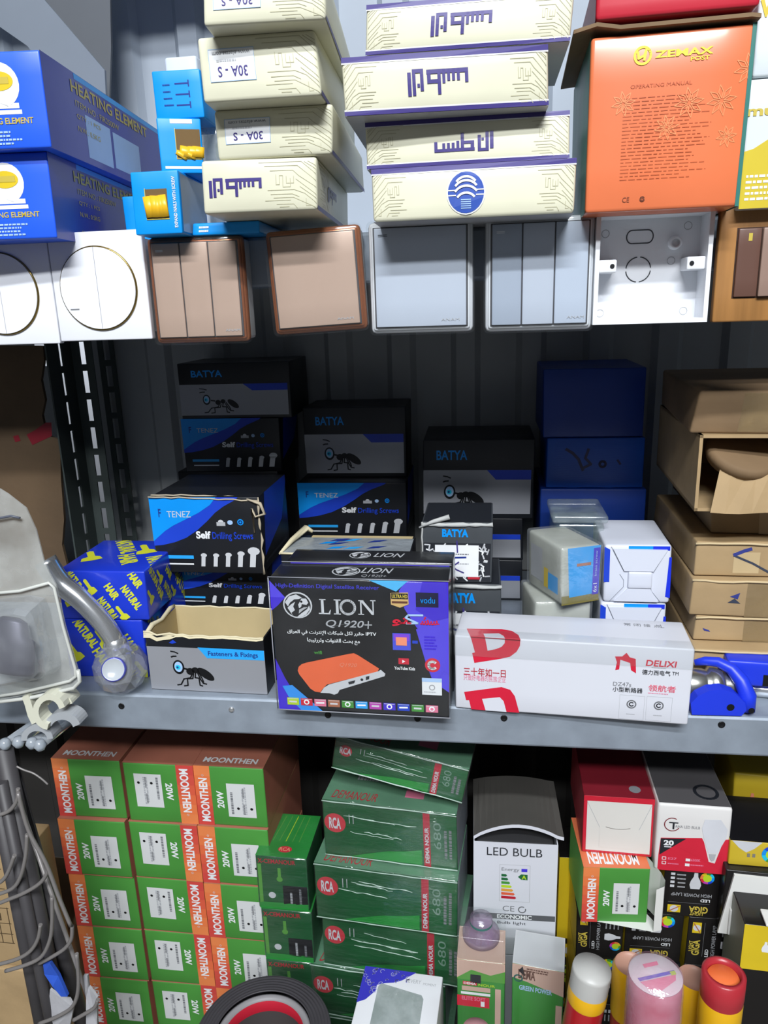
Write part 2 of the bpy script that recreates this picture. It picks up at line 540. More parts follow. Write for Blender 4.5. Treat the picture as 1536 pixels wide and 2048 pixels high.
# the slotted upright at the left
def slotted_post(pxl, pxr, py, Y, name, label, slots, m, side=None):
    x0, x1 = X(pxl, py, Y), X(pxr, py, Y); wdt = x1 - x0
    M0 = Matrix.Translation((x0, Y, SH)); o = MB(); top = TS - 0.045 - SH
    z0, pitch, n, sw, shh = slots
    def plate(u0, u1, c, hw, put):
        put(u0, c - hw, 0, top); put(c + hw, u1, 0, top)
        z = 0.0; k = 0
        zz = [z0 - SH - k * pitch for k in range(n)]
        zz = sorted([a for a in zz if 0.02 < a < top])
        for a in zz:
            put(c - hw, c + hw, z, a - shh / 2); z = a + shh / 2
        put(c - hw, c + hw, z, top)
    plate(0, wdt, wdt * 0.52, sw / 2, lambda a, b, c, d: o.box(a, b, 0, 0.0022, c, d, m))
    if side:
        plate(-side, 0, -side * 0.45, sw / 2, lambda a, b, c, d: o.box(-0.0022, 0, a, b, c, d, m))
    tag(o.build(name, M0), label, 'upright')


post_m = mat('dark_green_steel', (62, 70, 68), rough=0.5, metal=0.2, var=0.1)
zA, zB = PY(170, 764, POSTY).z, PY(200, 984, POSTY).z
slotted_post(141, 182, 690, POSTY, 'slotted_upright', 'dark slotted steel upright with bright slots behind the shelf at left',
             (zA + (zA - zB) / 4, (zA - zB) / 4, 9, X(166, 764, POSTY) - X(154, 764, POSTY) - 0.001, (zA - zB) / 4 * 0.77), post_m, side=0.06)
slotted_post(208, 240, 800, 0.385, 'slotted_upright', 'dim slotted steel upright nearer the back wall, right of the bright-slotted one',
             (zA + (zA - zB) / 4, (zA - zB) / 4, 9, 0.010, (zA - zB) / 4 * 0.77), post_m)


# sheets leaning high at the left
def sheet(pts, Y, t, m, name, label, tilt=0.0):
    P = [PY(px, py, Y + tilt * i) for i, (px, py) in enumerate(pts)]
    c = sum(P, Vector((0, 0, 0))) / len(P); mb = MB(); n = len(P)
    vs = [p - c for p in P] + [p - c + Vector((0, t, 0)) for p in P]
    mb.add(vs, [tuple(range(n)), tuple(range(2 * n - 1, n - 1, -1))] + [(i, n + i, n + (i + 1) % n, (i + 1) % n) for i in range(n)], m)
    o = mb.build(name, Matrix.Translation(c)); tag(o, label, 'sheet'); return o


sheet([(-80, 60), (-20, 40), (55, 92), (150, 220), (210, 330), (214, 240), (209, 140), (84, -6), (40, -60), (-80, -60)], 0.24, 0.004,
      mat('grey_plastic_sheet', (116, 124, 134), rough=0.4, var=0.08), 'plastic_sheet', 'grey plastic sheet slanting down behind the upper blue heating element box')
sheet([(84, -60), (60, 20), (120, 60), (200, 330), (214, 335), (222, 94), (219, -60)], 0.33, 0.004,
      mat('dark_plastic_sheet', (86, 90, 96), rough=0.5, var=0.08), 'plastic_sheet', 'darker grey sheet with straight upright edge behind the slanting sheet')
u = MB(); u.box(-1.0, X(560, 40, 0.25), 0.22, 0.405, 0.465, 0.485, GALV()); tag(u.build('shade_board'), 'unseen grey board added to shade the back wall, above the cream boxes', 'shelf')  # out of view; added to cast shade on the upper wall

# ------------------------------------------------------------------ upper shelf: cream boxes
def atlas(a, x0, y0, x1, y1, m, flip=False, L=2):
    """square Arabic lettering drawn on a grid 350 x 118"""
    R = [(0, 0, 14, 62), (0, 0, 235, 16), (48, 0, 60, 52), (76, 0, 88, 52), (104, 0, 116, 52), (132, 0, 144, 62), (158, 0, 172, 112),
         (172, 46, 228, 60), (216, 0, 232, 60), (258, -6, 272, 92), (258, -6, 318, 8), (304, -6, 318, 112), (330, 8, 346, 114), (280, 62, 290, 74)]
    for a0, b0, a1, b1 in R:
        a0, b0, a1, b1 = a0 - 2.5, b0 - 2, a1 + 2.5, b1 + 2
        u0, v0, u1, v1 = a0 / 350, (b0 + 8) / 124, a1 / 350, (b1 + 8) / 124
        if flip: u0, v0, u1, v1 = 1 - u1, 1 - v1, 1 - u0, 1 - v0
        a.rect(x0 + (x1 - x0) * u0, y0 + (y1 - y0) * v0, x0 + (x1 - x0) * u1, y0 + (y1 - y0) * v1, m, L)


def maze(a, x0, y0, x1, y1, m, seed=1, w=0.012, mirror=False):
    """thin maze-like line work, dense at the outer edge"""
    rnd = random.Random(seed); W, H = x1 - x0, y1 - y0
    P = [[(0, .95), (.75, .95), (1, .7)], [(.1, .86), (.68, .86), (1, .55)], [(.2, .77), (.6, .77), (.7, .66), (1, .42)],
         [(.3, .70), (.3, .5), (.36, .5), (.36, .68), (.42, .68), (.42, .45), (.55, .45), (.55, .62)], [(.48, .66), (.48, .52), (.61, .52), (.61, .66)],
         [(.65, .6), (1, .28)], [(.72, .44), (1, .2)], [(.15, .38), (.62, .38), (.8, .3), (1, .1)], [(.2, .31), (.58, .31), (.7, .25)],
         [(.25, .24), (.6, .24), (1, .02)], [(.1, .17), (.55, .17)], [(.3, .10), (.6, .10), (.66, .02)], [(.35, .04), (.52, .04)],
         [(.8, .95), (1, .8)], [(.86, .95), (1, .86)], [(.82, .2), (.82, .05), (.9, .05)]]
    for p in P:
        j = rnd.uniform(-.01, .01)
        q = [(x0 + W * ((1 - x) if mirror else x), y0 + H * (y + j)) for x, y in p]
        a.line(q, w, m, 1)


def emblem(a, cx, cy, r, L=2):
    a.disc(cx, cy, r * 1.08, 'white', L, ry=r * 1.16); a.disc(cx, cy, r, 'atlasblue', L + 1, ry=r * 1.08)
    for dy, rr in ((.16, .66), (-.12, .74), (-.42, .76), (-.62, .60)):
        a.arc(cx, cy + r * dy, r * rr, r * .12, 'white', L + 2, 40, 140)
    for dy in (.12, -.14): a.rect(cx - r * .98 * a.H / a.W, cy + r * dy - r * .03, cx - r * .55 * a.H / a.W, cy + r * dy + r * .03, 'white', L + 2); a.rect(cx + r * .55 * a.H / a.W, cy + r * dy - r * .03, cx + r * .98 * a.H / a.W, cy + r * dy + r * .03, 'white', L + 2)
    for k in range(5): a.rect(cx - r * .28 * a.H / a.W, cy - r * (.40 + k * .11), cx + r * .28 * a.H / a.W, cy - r * (.35 + k * .11), 'pale', L + 2)


def cream_carton(F, kind, seed):
    c = Carton(F.w, F.d, F.h, CREAM(), r=0.0028, jit=0.0018, bulge=0.0012, seed=seed)
    a = c.face('front'); rt = c.face('right')
    if kind in ('label', 'word'):
        maze(a, .50, .04, .99, .97, 'creamline', seed, w=0.009)
        rt.rect(0, 0, 1, .09, 'purple', 1)
        if kind == 'label':
            s = c.part('paper_label'); b = c.face('front', s)
            b.rect(.085, .30, .475, .80, 'white', 1)
            for q in ((.085, .30, .475, .31), (.085, .79, .475, .80), (.085, .30, .089, .80), (.471, .30, .475, .80)): b.rect(*q, 'pale', 2)
            b.text('30A - S', .155, .37, .41, .53, 'purple', rot=180, bold=0.01)
            b.text('www.elattas.com', .12, .69, .44, .76, 'grey', rot=180); b.tiny(.15, .59, .38, .65, 1, 'lgrey')
        else:
            atlas(a, .06, .30, .52, .66, 'purple', True)
            atlas(rt, .25, .30, .5, .62, 'purple', True); maze(rt, .02, .1, .3, .95, 'creamline', seed)
    else:
        maze(a, .80, .04, .99, .93, 'creamline', seed, w=0.010); maze(a, .01, .06, .19, .93, 'creamline', seed + 1, w=0.010, mirror=True)
        a.rect(.0, .90, 1, .995, 'purple', 1); a.rect(.0, .875, 1, .90, 'white', 1)
        if kind != 'emblem':
            a.rect(.0, .0, 1, .075, 'purple', 1); a.rect(.0, .075, 1, .10, 'white', 1)
        bt = c.face('bottom'); bt.rect(.0, .0, 1, 1, 'lgrey', 1)
        if kind == 'up': atlas(a, .345, .25, .635, .66, 'purple', False)
        elif kind == 'down': atlas(a, .32, .27, .615, .72, 'purple', True)
        else: emblem(a, .47, .47, .36)
    return c


CREAMG = 'cream electrical boxes on the upper shelf'
# left pile
f = Fit((407, 429), (638, 420), (403, 322), Y=-0.085, yaw=3, d=0.19); zb = f.A.z
c = cream_carton(f, 'word', 1); c.place('cream_box', f.M, 'cream box with purple upside-down lettering at the bottom of the left cream pile', 'box', CREAMG)
t1 = f.top
f = Fit((435, 319), (666, 302), (430, 221), Y=-0.085, yaw=2, z0=t1, d=0.20)
c = cream_carton(f, 'label', 2); c.place('cream_box', f.M, 'cream box with white 30A - S label, second from the bottom of its pile', 'box', CREAMG)
f2 = Fit((402, 186), (638, 162), (392, 74), Y=-0.108, yaw=2.5, z0=f.top, d=0.20)
c = cream_carton(f2, 'label', 3); c.place('cream_box', f2.M, 'cream box with white 30A - S label jutting out, second from the top of its pile', 'box', CREAMG)
f3 = Fit((413, 56), (650, 21), (398, -50), Y=-0.125, yaw=4, z0=f2.top, d=0.21)
c = cream_carton(f3, 'label', 4); c.place('cream_box', f3.M, 'topmost cream box of the left pile, cut off by the photo edge', 'box', CREAMG)
# right pile
f = Fit((745, 430), (1153, 422), (741, 337), Y=-0.075, yaw=0, z0=TS, d=0.10)
c = cream_carton(f, 'emblem', 5); c.place('cream_box', f.M, 'wide cream box with round blue emblem at the bottom of its pile', 'box', CREAMG)
g = Fit((736, 335), (1140, 322), (738, 244), Y=-0.072, yaw=0.4, z0=f.top, d=0.10)
c = cream_carton(g, 'up', 6); c.place('cream_box', g.M, 'wide cream box with upright purple lettering half shaded, above the emblem box', 'box', CREAMG)
g2 = Fit((685, 212), (1098, 211), (683, 115), Y=-0.092, yaw=1.2, z0=g.top, d=0.12)
c = cream_carton(g2, 'down', 7); c.place('cream_box', g2.M, 'wide cream box pushed out left, with upside-down lettering, third from bottom', 'box', CREAMG)
g3 = Fit((733, 106), (1145, 105), (730, 7), Y=-0.094, yaw=1, z0=g2.top, d=0.11)
c = cream_carton(g3, 'down', 8); c.place('cream_box', g3.M, 'topmost wide cream box of the right cream pile, purple upside-down lettering', 'box', CREAMG)


# ------------------------------------------------------------------ heating element boxes
def heating(F, seed):
    m = mat('blue_gloss_card', (36, 92, 226), rough=0.38, var=0.06, coat=0.15, bump=0.05, bscale=20)
    c = Carton(F.w, F.d, F.h, m, r=0.0018, jit=0.001, seed=seed)
    a = c.face('front')
    a.disc(.57, .66, .235, 'white', 1); a.disc(.57, .70, .17, 'yellow', 2, ry=.10); a.rect(.47, .67, .67, .74, 'gold', 3)
    a.rect(.42, .42, .74, .475, 'white', 1); a.rect(.40, .36, .76, .405, 'white', 1)
    a.text('HEATING ELEMENT', .28, .26, .86, .325, 'gold', bold=0.02)
    a.tiny(.30, .04, .74, .20, 4, 'pale', fill=.5, seed=seed)
    r = c.face('right'); r.rect(0, 0, 1, 1, mat('shaded_blue_gloss_card', (16, 36, 146), rough=0.4, coat=0.15, bump=0.1, bscale=14), 0.5)  # side in darker blue: its shade is put into the colour
    r.rect(.2, .93, 1, .995, 'sky', 1)
    r.text('HEATING ELEMENT', .17, .76, .80, .90, 'gold', bold=0.02)
    r.text('ITEM NO : FIR2500W', .19, .62, .52, .69, 'gold'); r.text("Q'TY : 1 PCS", .19, .48, .36, .54, 'gold'); r.text('N.W.: 0.5KG', .19, .34, .35, .40, 'gold')
    s = c.part('sticker') if seed == 1 else None
    if s:
        b = c.face('right', s); b.rect(.25, .08, .44, .58, 'pale', 1); b.rect(.46, .10, .70, .56, 'pale', 1)
    else:
        r.text('MADE IN CHINA', .19, .10, .42, .16, 'gold')
    return c


f = Fit((-95, 449), (112, 453), (-118, 312), Y=-0.075, yaw=5.5, z0=TS, d=0.27)
c = heating(f, 2); c.place('heating_element_box', f.M, 'blue heating element box standing on the shelf, below the other', 'box', 'blue heating element boxes')
f2 = Fit((-105, 268), (101, 272), (-128, 108), Y=-0.085, yaw=5.0, z0=f.top + 0.0005, d=0.29)
c = heating(f2, 1); c.place('heating_element_box', f2.M, 'blue heating element box on top, two pale stickers on its side', 'box', 'blue heating element boxes')


# ------------------------------------------------------------------ sky-blue nail boxes
def nail_box(F, window=True, seed=0, side=None):
    m = mat('sky_blue_card', (0, 142, 224), rough=0.42, var=0.04, bump=0.05, bscale=25)
    c = Carton(F.w, F.d, F.h, m, r=0.0012, jit=0.0008, seed=seed)
    a = c.face('front')
    if window:
        fr = c.part('window'); b = c.face('front', fr)
        b.rect(window[0], window[1], window[2], window[3], mat('window_dark', (112, 90, 60), rough=0.15), 1)
        b.rect(window[0] - .015, window[1] - .015, window[0], window[3] + .015, 'gold', 2); b.rect(window[0] - .015, window[1] - .015, window[2] + .015, window[1], 'gold', 2)
        rnd = random.Random(seed + 5)
        pl = c.part('yellow_plugs')
        W, H = F.w, F.h
        for k in range(5):
            x = -W / 2 + W * (window[0] + .03 + (window[2] - window[0] - .06) * (k + .5) / 5); z0 = H * (window[1] + .02); z1 = H * (window[3] - .05 - rnd.uniform(0, .1))
            if seed == 31: z1 = H * (window[1] + .04 + (0.32 if k in (1, 3, 4) else .1) * (window[3] - window[1]))
            y = -F.d / 2 - 0.0006
            pl.tube([(x, y, z0), (x + rnd.uniform(-.002, .002), y, z1)], 0.0034 if seed != 31 else 0.005, mat('yellow_plastic', (226, 176, 34), rough=0.35), 10)
        for p in c.parts['yellow_plugs'][0].v: p.y = -F.d / 2 - 0.0004 + (p.y + F.d / 2) * 0.25
    return c


NB = 'sky-blue nail boxes on the upper shelf'
# flat one under the cream pile
f = Fit((386, 471), (520, 471), (386, 440), Y=-0.035, yaw=2, z0=TS, d=0.12, h=zb - TS - 0.0004)
c = nail_box(f, None, 30); c.face('front').tiny(.1, .2, .3, .8, 2, 'white')
c.place('nail_box', f.M, 'flat sky-blue box squeezed under the left cream pile', 'box', NB)
fc = Fit((271, 464), (366, 464), (262, 343), Y=-0.06, yaw=3, z0=TS, d=0.072)
c = nail_box(fc, (.285, .25, .74, .72), 32); a = c.face('front')
a.text('EXPAND NAILS WITH SCREW', .855, .10, .925, .90, 'white', rot=90, bold=0.02)
b = c.face('right', c.part('side_window')); b.rect(.05, .04, .95, .96, mat('frosted_window', (158, 166, 176), rough=0.3, var=0.15, vscale=20), 1)
c.place('nail_box', fc.M, 'sky-blue nail box with window showing upright yellow plugs', 'box', NB)
fb = Fit((322, 339), (410, 352), (318, 234), Y=-0.045, yaw=20, z0=fc.top, d=0.06)
c = nail_box(fb, (.40, .27, .96, .80), 31); a = c.face('front'); a.rect(.1, .08, .98, .13, 'white', 1); a.rect(.3, .90, .8, .98, 'white', 1)
c.place('nail_box', fb.M, 'turned sky-blue nail box whose window shows few yellow plugs', 'box', NB)
fa = Fit((312, 227), (407, 229), (307, 142), Y=-0.035, yaw=2, z0=fb.top, d=0.06)
c = nail_box(fa, None, 33); a = c.face('front')
for k in range(3): a.line([(.46, .28 + .22 * k), (.74, .28 + .22 * k)], .03, 'navy', 1); a.line([(.74, .22 + .22 * k), (.74, .34 + .22 * k)], .03, 'navy', 1)
a.tiny(.2, .25, .4, .8, 4, 'navy', fill=.2, seed=4)
c.place('nail_box', fa.M, 'plain sky-blue box on top of the nail boxes', 'box', NB)
f = Fit((252, 464), (300, 464), (249, 392), Y=0.03, yaw=3, z0=TS, d=0.08)
c = nail_box(f, None, 34); c.place('nail_box', f.M, 'sky-blue box mostly hidden behind the one with yellow plugs', 'box', NB)
# clear bag tucked in between
f = Fit((398, 320), (444, 320), (390, 246), Y=0.0, yaw=0, d=0.03)
mb = MB(); mb.rbox(-f.w / 2, f.w / 2, -.015, .015, TS + 0.06 - f.A.z, f.h, film_mat('bag_film', 0.10, (206, 214, 218), milky=0.45), 0.006)
o = empty('plastic_bag', f.M); mb.build('bag', None, o)
mb = MB(); mb.rbox(f.w * .1, f.w * .4, -.008, .008, f.h * .05, f.h * .5, mat('green_plastic', (60, 140, 96), rough=0.4), 0.004); mb.build('green_fitting', None, o)
tag(o, 'clear bag with a green fitting beside the cream pile', 'bag')
f = Fit((330, 142), (395, 142), (330, 114), Y=0.12, yaw=0, d=0.05)
mb = MB(); mb.rbox(-f.w / 2, f.w / 2, -.025, .025, TS - f.A.z, f.h, mat('pale_card', (196, 204, 214), rough=0.5), 0.003)
tag(mb.build('pale_box', f.M), 'pale grey box showing above the topmost sky-blue box', 'box')


# ------------------------------------------------------------------ orange box, red box, yellow boxes
f = Fit((1168, 420), (1480, 404), (1190, 72), Y=-0.062, yaw=-2, z0=TS, d=0.14)
om = mat('orange_foil_card', (218, 116, 74), rough=0.3, var=0.10, vscale=9, coat=0.25, bump=0.04, bscale=12)
c = Carton(f.w, f.d, f.h, om, r=0.003, jit=0.0012, bulge=0.0015, seed=40)
a = c.face('front'); st = ink('ink_orange_star', (226, 138, 88))
for cx_, cy_, rr in ((.63, .60, .085), (.83, .60, .085), (.98, .76, .085), (.22, .62, .07), (.50, .47, .07), (.88, .40, .06)):
    for k in range(8):
        q = math.radians(45 * k + 10); ex, ey = math.cos(q), math.sin(q)
        P = [(0.15 * ex, .15 * ey), (.55 * ex - .16 * ey, .55 * ey + .16 * ex), (ex, ey), (.55 * ex + .16 * ey, .55 * ey - .16 * ex)]
        P = [(min(max(cx_ + rr * x * f.h / f.w, .005), .995), min(max(cy_ + rr * y, .005), .995)) for x, y in P]
        if max(p[0] for p in P) - min(p[0] for p in P) > .02 and max(p[1] for p in P) - min(p[1] for p in P) > .01: a.line(P + P[:1], .005, st, 1)
gm = ink('ink_mark_yellow', (222, 206, 48))
a.arc(.325, .875, .046, .014, gm, 2, 0, 360); a.line([(.295, .895), (.30, .86), (.335, .875), (.345, .905), (.335, .85)], .014, gm, 3)
a.text('ZEMAX', .40, .855, .755, .895, gm, bold=0.03); a.text('POST', .62, .825, .735, .847, gm, bold=0.02)
br = ink('ink_rust_print', (186, 88, 46))
a.text('OPERATING MANUAL', .26, .70, .64, .72, br)
a.tiny(.22, .18, .78, .66, 24, br, L=1, fill=.22, seed=3)
dk = ink('ink_brown_print', (120, 62, 40)); a.text('CE', .245, .055, .29, .085, dk); a.arc(.375, .07, .013, .006, dk, 2, 30, 330)
for k in range(3):
    q = math.radians(120 * k + 90); a.line([(.375 + .016 * math.cos(q), .07 + .014 * math.sin(q)), (.375 + .016 * math.cos(q + 2.1), .07 + .014 * math.sin(q + 2.1))], .006, dk, 2)
lf = c.face('left'); lf.rect(0, 0, 1, 1, 'teal', .6); rt = c.face('right'); rt.rect(0, 0, 1, 1, 'teal', .6); a.rect(.975, .0, 1, 1, 'teal', 1.5)
fl = c.part('top_flap'); W, D, H = f.wdh()
pts = [(-W / 2 - .012, .0), (-W / 2 + .004, .0035), (-W / 2 + .02, .0005), (W / 2 - .004, .001), (W / 2 + .002, 0)]
for i in range(len(pts) - 1):
    (x0, z0), (x1, z1) = pts[i], pts[i + 1]
    fl.add([(x0, -D / 2 - .005, H + z0 + .001), (x1, -D / 2 - .005, H + z1 + .001), (x1, D / 2, H + z1 * .3 + .001), (x0, D / 2, H + z0 * .3 + .001),
            (x0, -D / 2 - .005, H + z0 + .0035), (x1, -D / 2 - .005, H + z1 + .0035), (x1, D / 2, H + z1 * .3 + .003), (x0, D / 2, H + z0 * .3 + .003)],
           [(3, 2, 1, 0), (4, 5, 6, 7), (0, 1, 5, 4), (1, 2, 6, 5), (2, 3, 7, 6), (3, 0, 4, 7)], KRAFTD())
c.place('orange_box', f.M, 'tall orange patterned box with yellow lettering above the white switch box', 'box')
f2 = Fit((1190, 58), (1520, 44), (1185, -60), Y=-0.068, yaw=-2, z0=f.top + 0.0075, d=0.14)
c = Carton(f2.w, f2.d, f2.h, mat('red_card', (186, 40, 56), rough=0.35, var=0.05, coat=0.2), r=0.003, jit=0.001, seed=41)
a = c.face('front'); a.text('CE', .265, .40, .315, .50, 'maroon'); a.arc(.37, .45, .045, .02, 'maroon', 2, 20, 340)
c.face('left').rect(0, 0, 1, 1, 'maroon', .6)
c.place('red_box', f2.M, 'red box lying on top of the tall orange box', 'box')


def yellow_box(F, seed, kind):
    c = Carton(F.w, F.d, F.h, mat('white_gloss_card', (206, 212, 216), rough=0.3, coat=0.2), r=0.002, seed=seed)
    a = c.face('front'); ym = ink('ink_mustard', (200, 178, 44))
    if kind == 'low':
        a.poly([(0, 0), (1, 0), (1, .62), (.3, .54), (.12, .47), (0, .45)], ym, 1)
        a.text('multi', -.0, .72, .55, .80, 'gold', bold=0.03)
        for k in range(5): a.tiny(.06, .06 + .045 * (4 - k), .9, .085 + .045 * (4 - k), 1, 'white', fill=.8, seed=seed + k)
    else:
        a.rect(0, .82, 1, 1, ym, 1); a.text('W', .02, .62, .3, .80, ym, bold=0.05)
    return c


f = Fit((1478, 405), (1640, 398), (1508, 158), Y=-0.045, yaw=-2, z0=TS, d=0.10)
c = yellow_box(f, 42, 'low'); c.place('yellow_white_box', f.M, 'white box with yellow lower half, at right edge under its twin', 'box', 'yellow and white boxes')
f2 = Fit((1505, 150), (1660, 144), (1525, -40), Y=-0.045, yaw=-2, z0=f.top + .001, d=0.10)
c = yellow_box(f2, 43, 'up'); c.place('yellow_white_box', f2.M, 'white box with yellow top band, upper one at right edge', 'box', 'yellow and white boxes')

# ------------------------------------------------------------------ the row of switch plates along the upper shelf lip
class Quad:
    """reads positions on a flat face off a close-up: corners top-left, top-right, bottom-right, bottom-left"""
    def __init__(self, tl, tr, br, bl): self.c = (tl, tr, br, bl)

    def __call__(self, x, y):
        tl, tr, br, bl = self.c; u, v = .5, .5
        for _ in range(6):
            xl = bl[0] + (tl[0] - bl[0]) * v; xr = br[0] + (tr[0] - br[0]) * v
            u = (x - xl) / (xr - xl)
            yt = tl[1] + (tr[1] - tl[1]) * u; yb = bl[1] + (br[1] - bl[1]) * u
            v = (yb - y) / (yb - yt)
        return (u, v)

    def r(self, x0, y0, x1, y1):
        a = self(x0, (y0 + y1) / 2)[0], self((x0 + x1) / 2, y1)[1]; b = self(x1, (y0 + y1) / 2)[0], self((x0 + x1) / 2, y0)[1]
        return (*a, *b)

    def p(self, pts): return [self(*q) for q in pts]


SY = -0.032
white_pl = mat('white_gloss_plastic', (226, 228, 234), rough=0.28, coat=0.2)
rose_pl = mat('rose_gold_plastic', (184, 158, 142), rough=0.38, metal=0.15, var=0.03)
copper_pl = mat('copper_rim', (160, 98, 66), rough=0.25, metal=0.45)
grey_pl = mat('silver_grey_plastic', (186, 194, 208), rough=0.36, metal=0.1)
grey_rim = mat('pale_rim', (214, 217, 222), rough=0.2)
grey2_pl = mat('mid_grey_plastic', (164, 174, 190), rough=0.36, metal=0.1)
clear_pl = film_mat('clear_cover', 0.04, bump=0.2, bscale=18, milky=0.01, rough=0.15)


def switch(F, rim, panel, gangs, name, label, cuts=None, cover=True, back='white'):
    w, d, h = F.wdh(); o = empty(name, F.M); f0 = -d / 2
    m = MB(); m.rbox(-w / 2, w / 2, f0 + .002, f0 + .011, 0, h, rim, 0.0042); m.build('frame', None, o)
    m = MB(); m.rbox(-w / 2 + .002, w / 2 - .002, f0 + .0004, f0 + .006, .002, h - .002, rim, 0.0032); m.rbox(-w / 2 + .0042, w / 2 - .0042, f0 - .0002, f0 + .003, .0044, h - .0044, mat('dark_gap_plastic', (70, 70, 74), rough=.6), .0006); m.build('bezel', None, o)
    bx = .005; x = -w / 2 + bx; W = w - 2 * bx; cuts = cuts or [1 / gangs] * gangs
    for k, fr in enumerate(cuts):
        x1 = x + W * fr; pm = panel[k] if isinstance(panel, list) else panel
        m = MB(); m.rbox(x + .0005, x1 - .0005, f0 - .0022, f0 + .003, .0052, h - .0052, pm, 0.0007)
        a = Art(m, (x, f0 - .0022, .0052), (1, 0, 0), (0, 0, 1), x1 - x, h - .0104)
        if k == 0 and gangs != 1: a.rect(.16, .925, .42, .931, 'white', 1); a.rect(.16, .912, .42, .918, 'white', 1)
        if gangs == 1 and panel is grey_pl: a.rect(.05, .93, .15, .936, 'dark', 1); a.rect(.05, .915, .15, .92, 'dark', 1)
        if k == len(cuts) - 1: a.text('ANAM', .72 if gangs == 1 else .4, .05, .92, .075, 'lgrey')
        m.build('rocker', None, o); x = x1
    m = MB(); m.rbox(-w / 2 + .0012, w / 2 - .0012, f0 + .0105, d / 2, .002, h - .002, mat('back_box_plastic', (196, 198, 200), rough=0.5), 0.003)
    m.build('back_box', None, o)
    if cover:
        m = MB(); m.rbox(-w / 2 - .0015, w / 2 + .0015, f0 - .0034, f0 + .0085, -.0015, h + .0010, clear_pl, 0.005); m.build('clear_cover', None, o)
    tag(o, label, 'switch', 'switch plates along the upper shelf lip'); return o


DEP = -SY - 0.0006
# two white plates with round discs
for k, (bl, br, tl, cx_, cy_, lab) in enumerate((((-62, 692), (121, 690), (-100, 482), 4, 588, 'white plate with round disc, cut off by the left photo edge'),
                                                 ((122, 683), (306, 686), (89, 467), 198, 577, 'square white plate with whole round disc of two rockers, beside the rose plates'))):
    f = Fit(bl, br, tl, Y=SY, yaw=0, d=DEP); w, d, h = f.wdh(); o = empty('switch_plate', f.M); y0 = -d / 2
    m = MB(); m.rbox(-w / 2, w / 2, y0, y0 + .008, 0, h, white_pl, 0.0012); m.build('frame', None, o)
    c = PY(cx_, cy_, SY) - f.A; lx, lz = c.dot(f.ux) - w / 2, c.dot(f.uz)
    T = Matrix.Translation((lx, y0, lz)) @ Matrix.Rotation(math.pi / 2, 4, 'X')
    R0 = 0.0345
    m = MB(); m.lathe([(R0 + .0011, -.001), (R0 + .0011, .0014), (R0, .0018), (R0 - .0006, .0006)], mat('gold_ring', (150, 128, 74), rough=0.22, metal=0.9), 64, T); m.build('gold_ring', None, o)
    for s in (-1, 1):
        m = MB(); n = 32; pts = [(R0 * math.sin(math.pi * i / n) * s * .995 + s * .0002, R0 * math.cos(math.pi * i / n) * .995) for i in range(n + 1)]
        if s > 0: pts = pts[::-1]
        m.prism(pts, -.0026 if False else .0040, lambda u, v, dd: Vector((lx + u, y0 - .0024 + dd, lz + v)), white_pl)
        if s < 0: Art(m, (lx - R0, y0 - .0024, lz - R0), (1, 0, 0), (0, 0, 1), 2 * R0, 2 * R0).rect(.10, .245, .22, .262, 'grey', 1)
        m.build('rocker', None, o)
    m = MB(); m.box(-w / 2 + .006, w / 2 - .006, y0 + .008, d / 2, .006, h - .006, mat('back_box_plastic')); m.build('back_box', None, o)
    tag(o, lab, 'switch', 'switch plates along the upper shelf lip')

f = Fit((312, 688), (500, 688), (288, 476), Y=SY - .002, yaw=3, d=DEP)
switch(f, copper_pl, rose_pl, 3, 'switch_plate', 'rose gold switch plate with three rockers and copper rim')
f = Fit((550, 671), (735, 657), (521, 464), Y=SY - .006, yaw=2, d=DEP, roll=True)
switch(f, copper_pl, rose_pl, 1, 'switch_plate', 'tilted rose gold switch plate with one big rocker and copper rim')
f = Fit((742, 668), (946, 666), (734, 445), Y=SY, yaw=0, d=DEP)
switch(f, grey_rim, grey_pl, 1, 'switch_plate', 'silver grey switch plate with one big rocker')
f = Fit((970, 664), (1184, 660), (963, 437), Y=SY, yaw=0, d=DEP)
switch(f, grey_rim, [grey2_pl, grey_pl, mat('silver_blue_plastic', (180, 190, 206), rough=0.36)], 3, 'switch_plate', 'silver grey switch plate with three rockers, left one darker', cuts=[.32, .335, .345])

# open white mounting box
f = Fit((1185, 650), (1414, 642), (1184, 426), Y=SY - .003, yaw=-1.5, d=DEP + .001); w, d, h = f.wdh(); o = empty('mounting_box', f.M); t = .0034
mb_pl = mat('white_matt_plastic', (222, 225, 230), rough=0.42)
m = MB()
for b in ((-w / 2, w / 2, -d / 2, d / 2, 0, t), (-w / 2, w / 2, -d / 2, d / 2, h - t, h), (-w / 2, -w / 2 + t, -d / 2, d / 2, t, h - t), (w / 2 - t, w / 2, -d / 2, d / 2, t, h - t),
          (-w / 2, w / 2, d / 2 - t, d / 2 - .0004, 0, h)): m.box(*b, mb_pl)
bk = Art(m, (-w / 2, d / 2 - t, 0), (1, 0, 0), (0, 0, 1), w, h)
gl = ink('ink_recess', (70, 74, 80))
bk.arc(.43, .50, .115, .010, gl, 1, 8, 82); bk.arc(.43, .50, .115, .010, gl, 1, 98, 172); bk.arc(.43, .50, .115, .010, gl, 1, 188, 262); bk.arc(.43, .50, .115, .010, gl, 1, 278, 352)
P = [(.39 + .05 * math.cos(math.radians(q)) * h / w - .03, .80 + .06 * math.sin(math.radians(q))) for q in range(90, 271, 15)] + [(.50 + .05 * math.cos(math.radians(q)) * h / w, .80 + .06 * math.sin(math.radians(q))) for q in range(-90, 91, 15)]
bk.line(P + P[:1], .011, gl, 1)
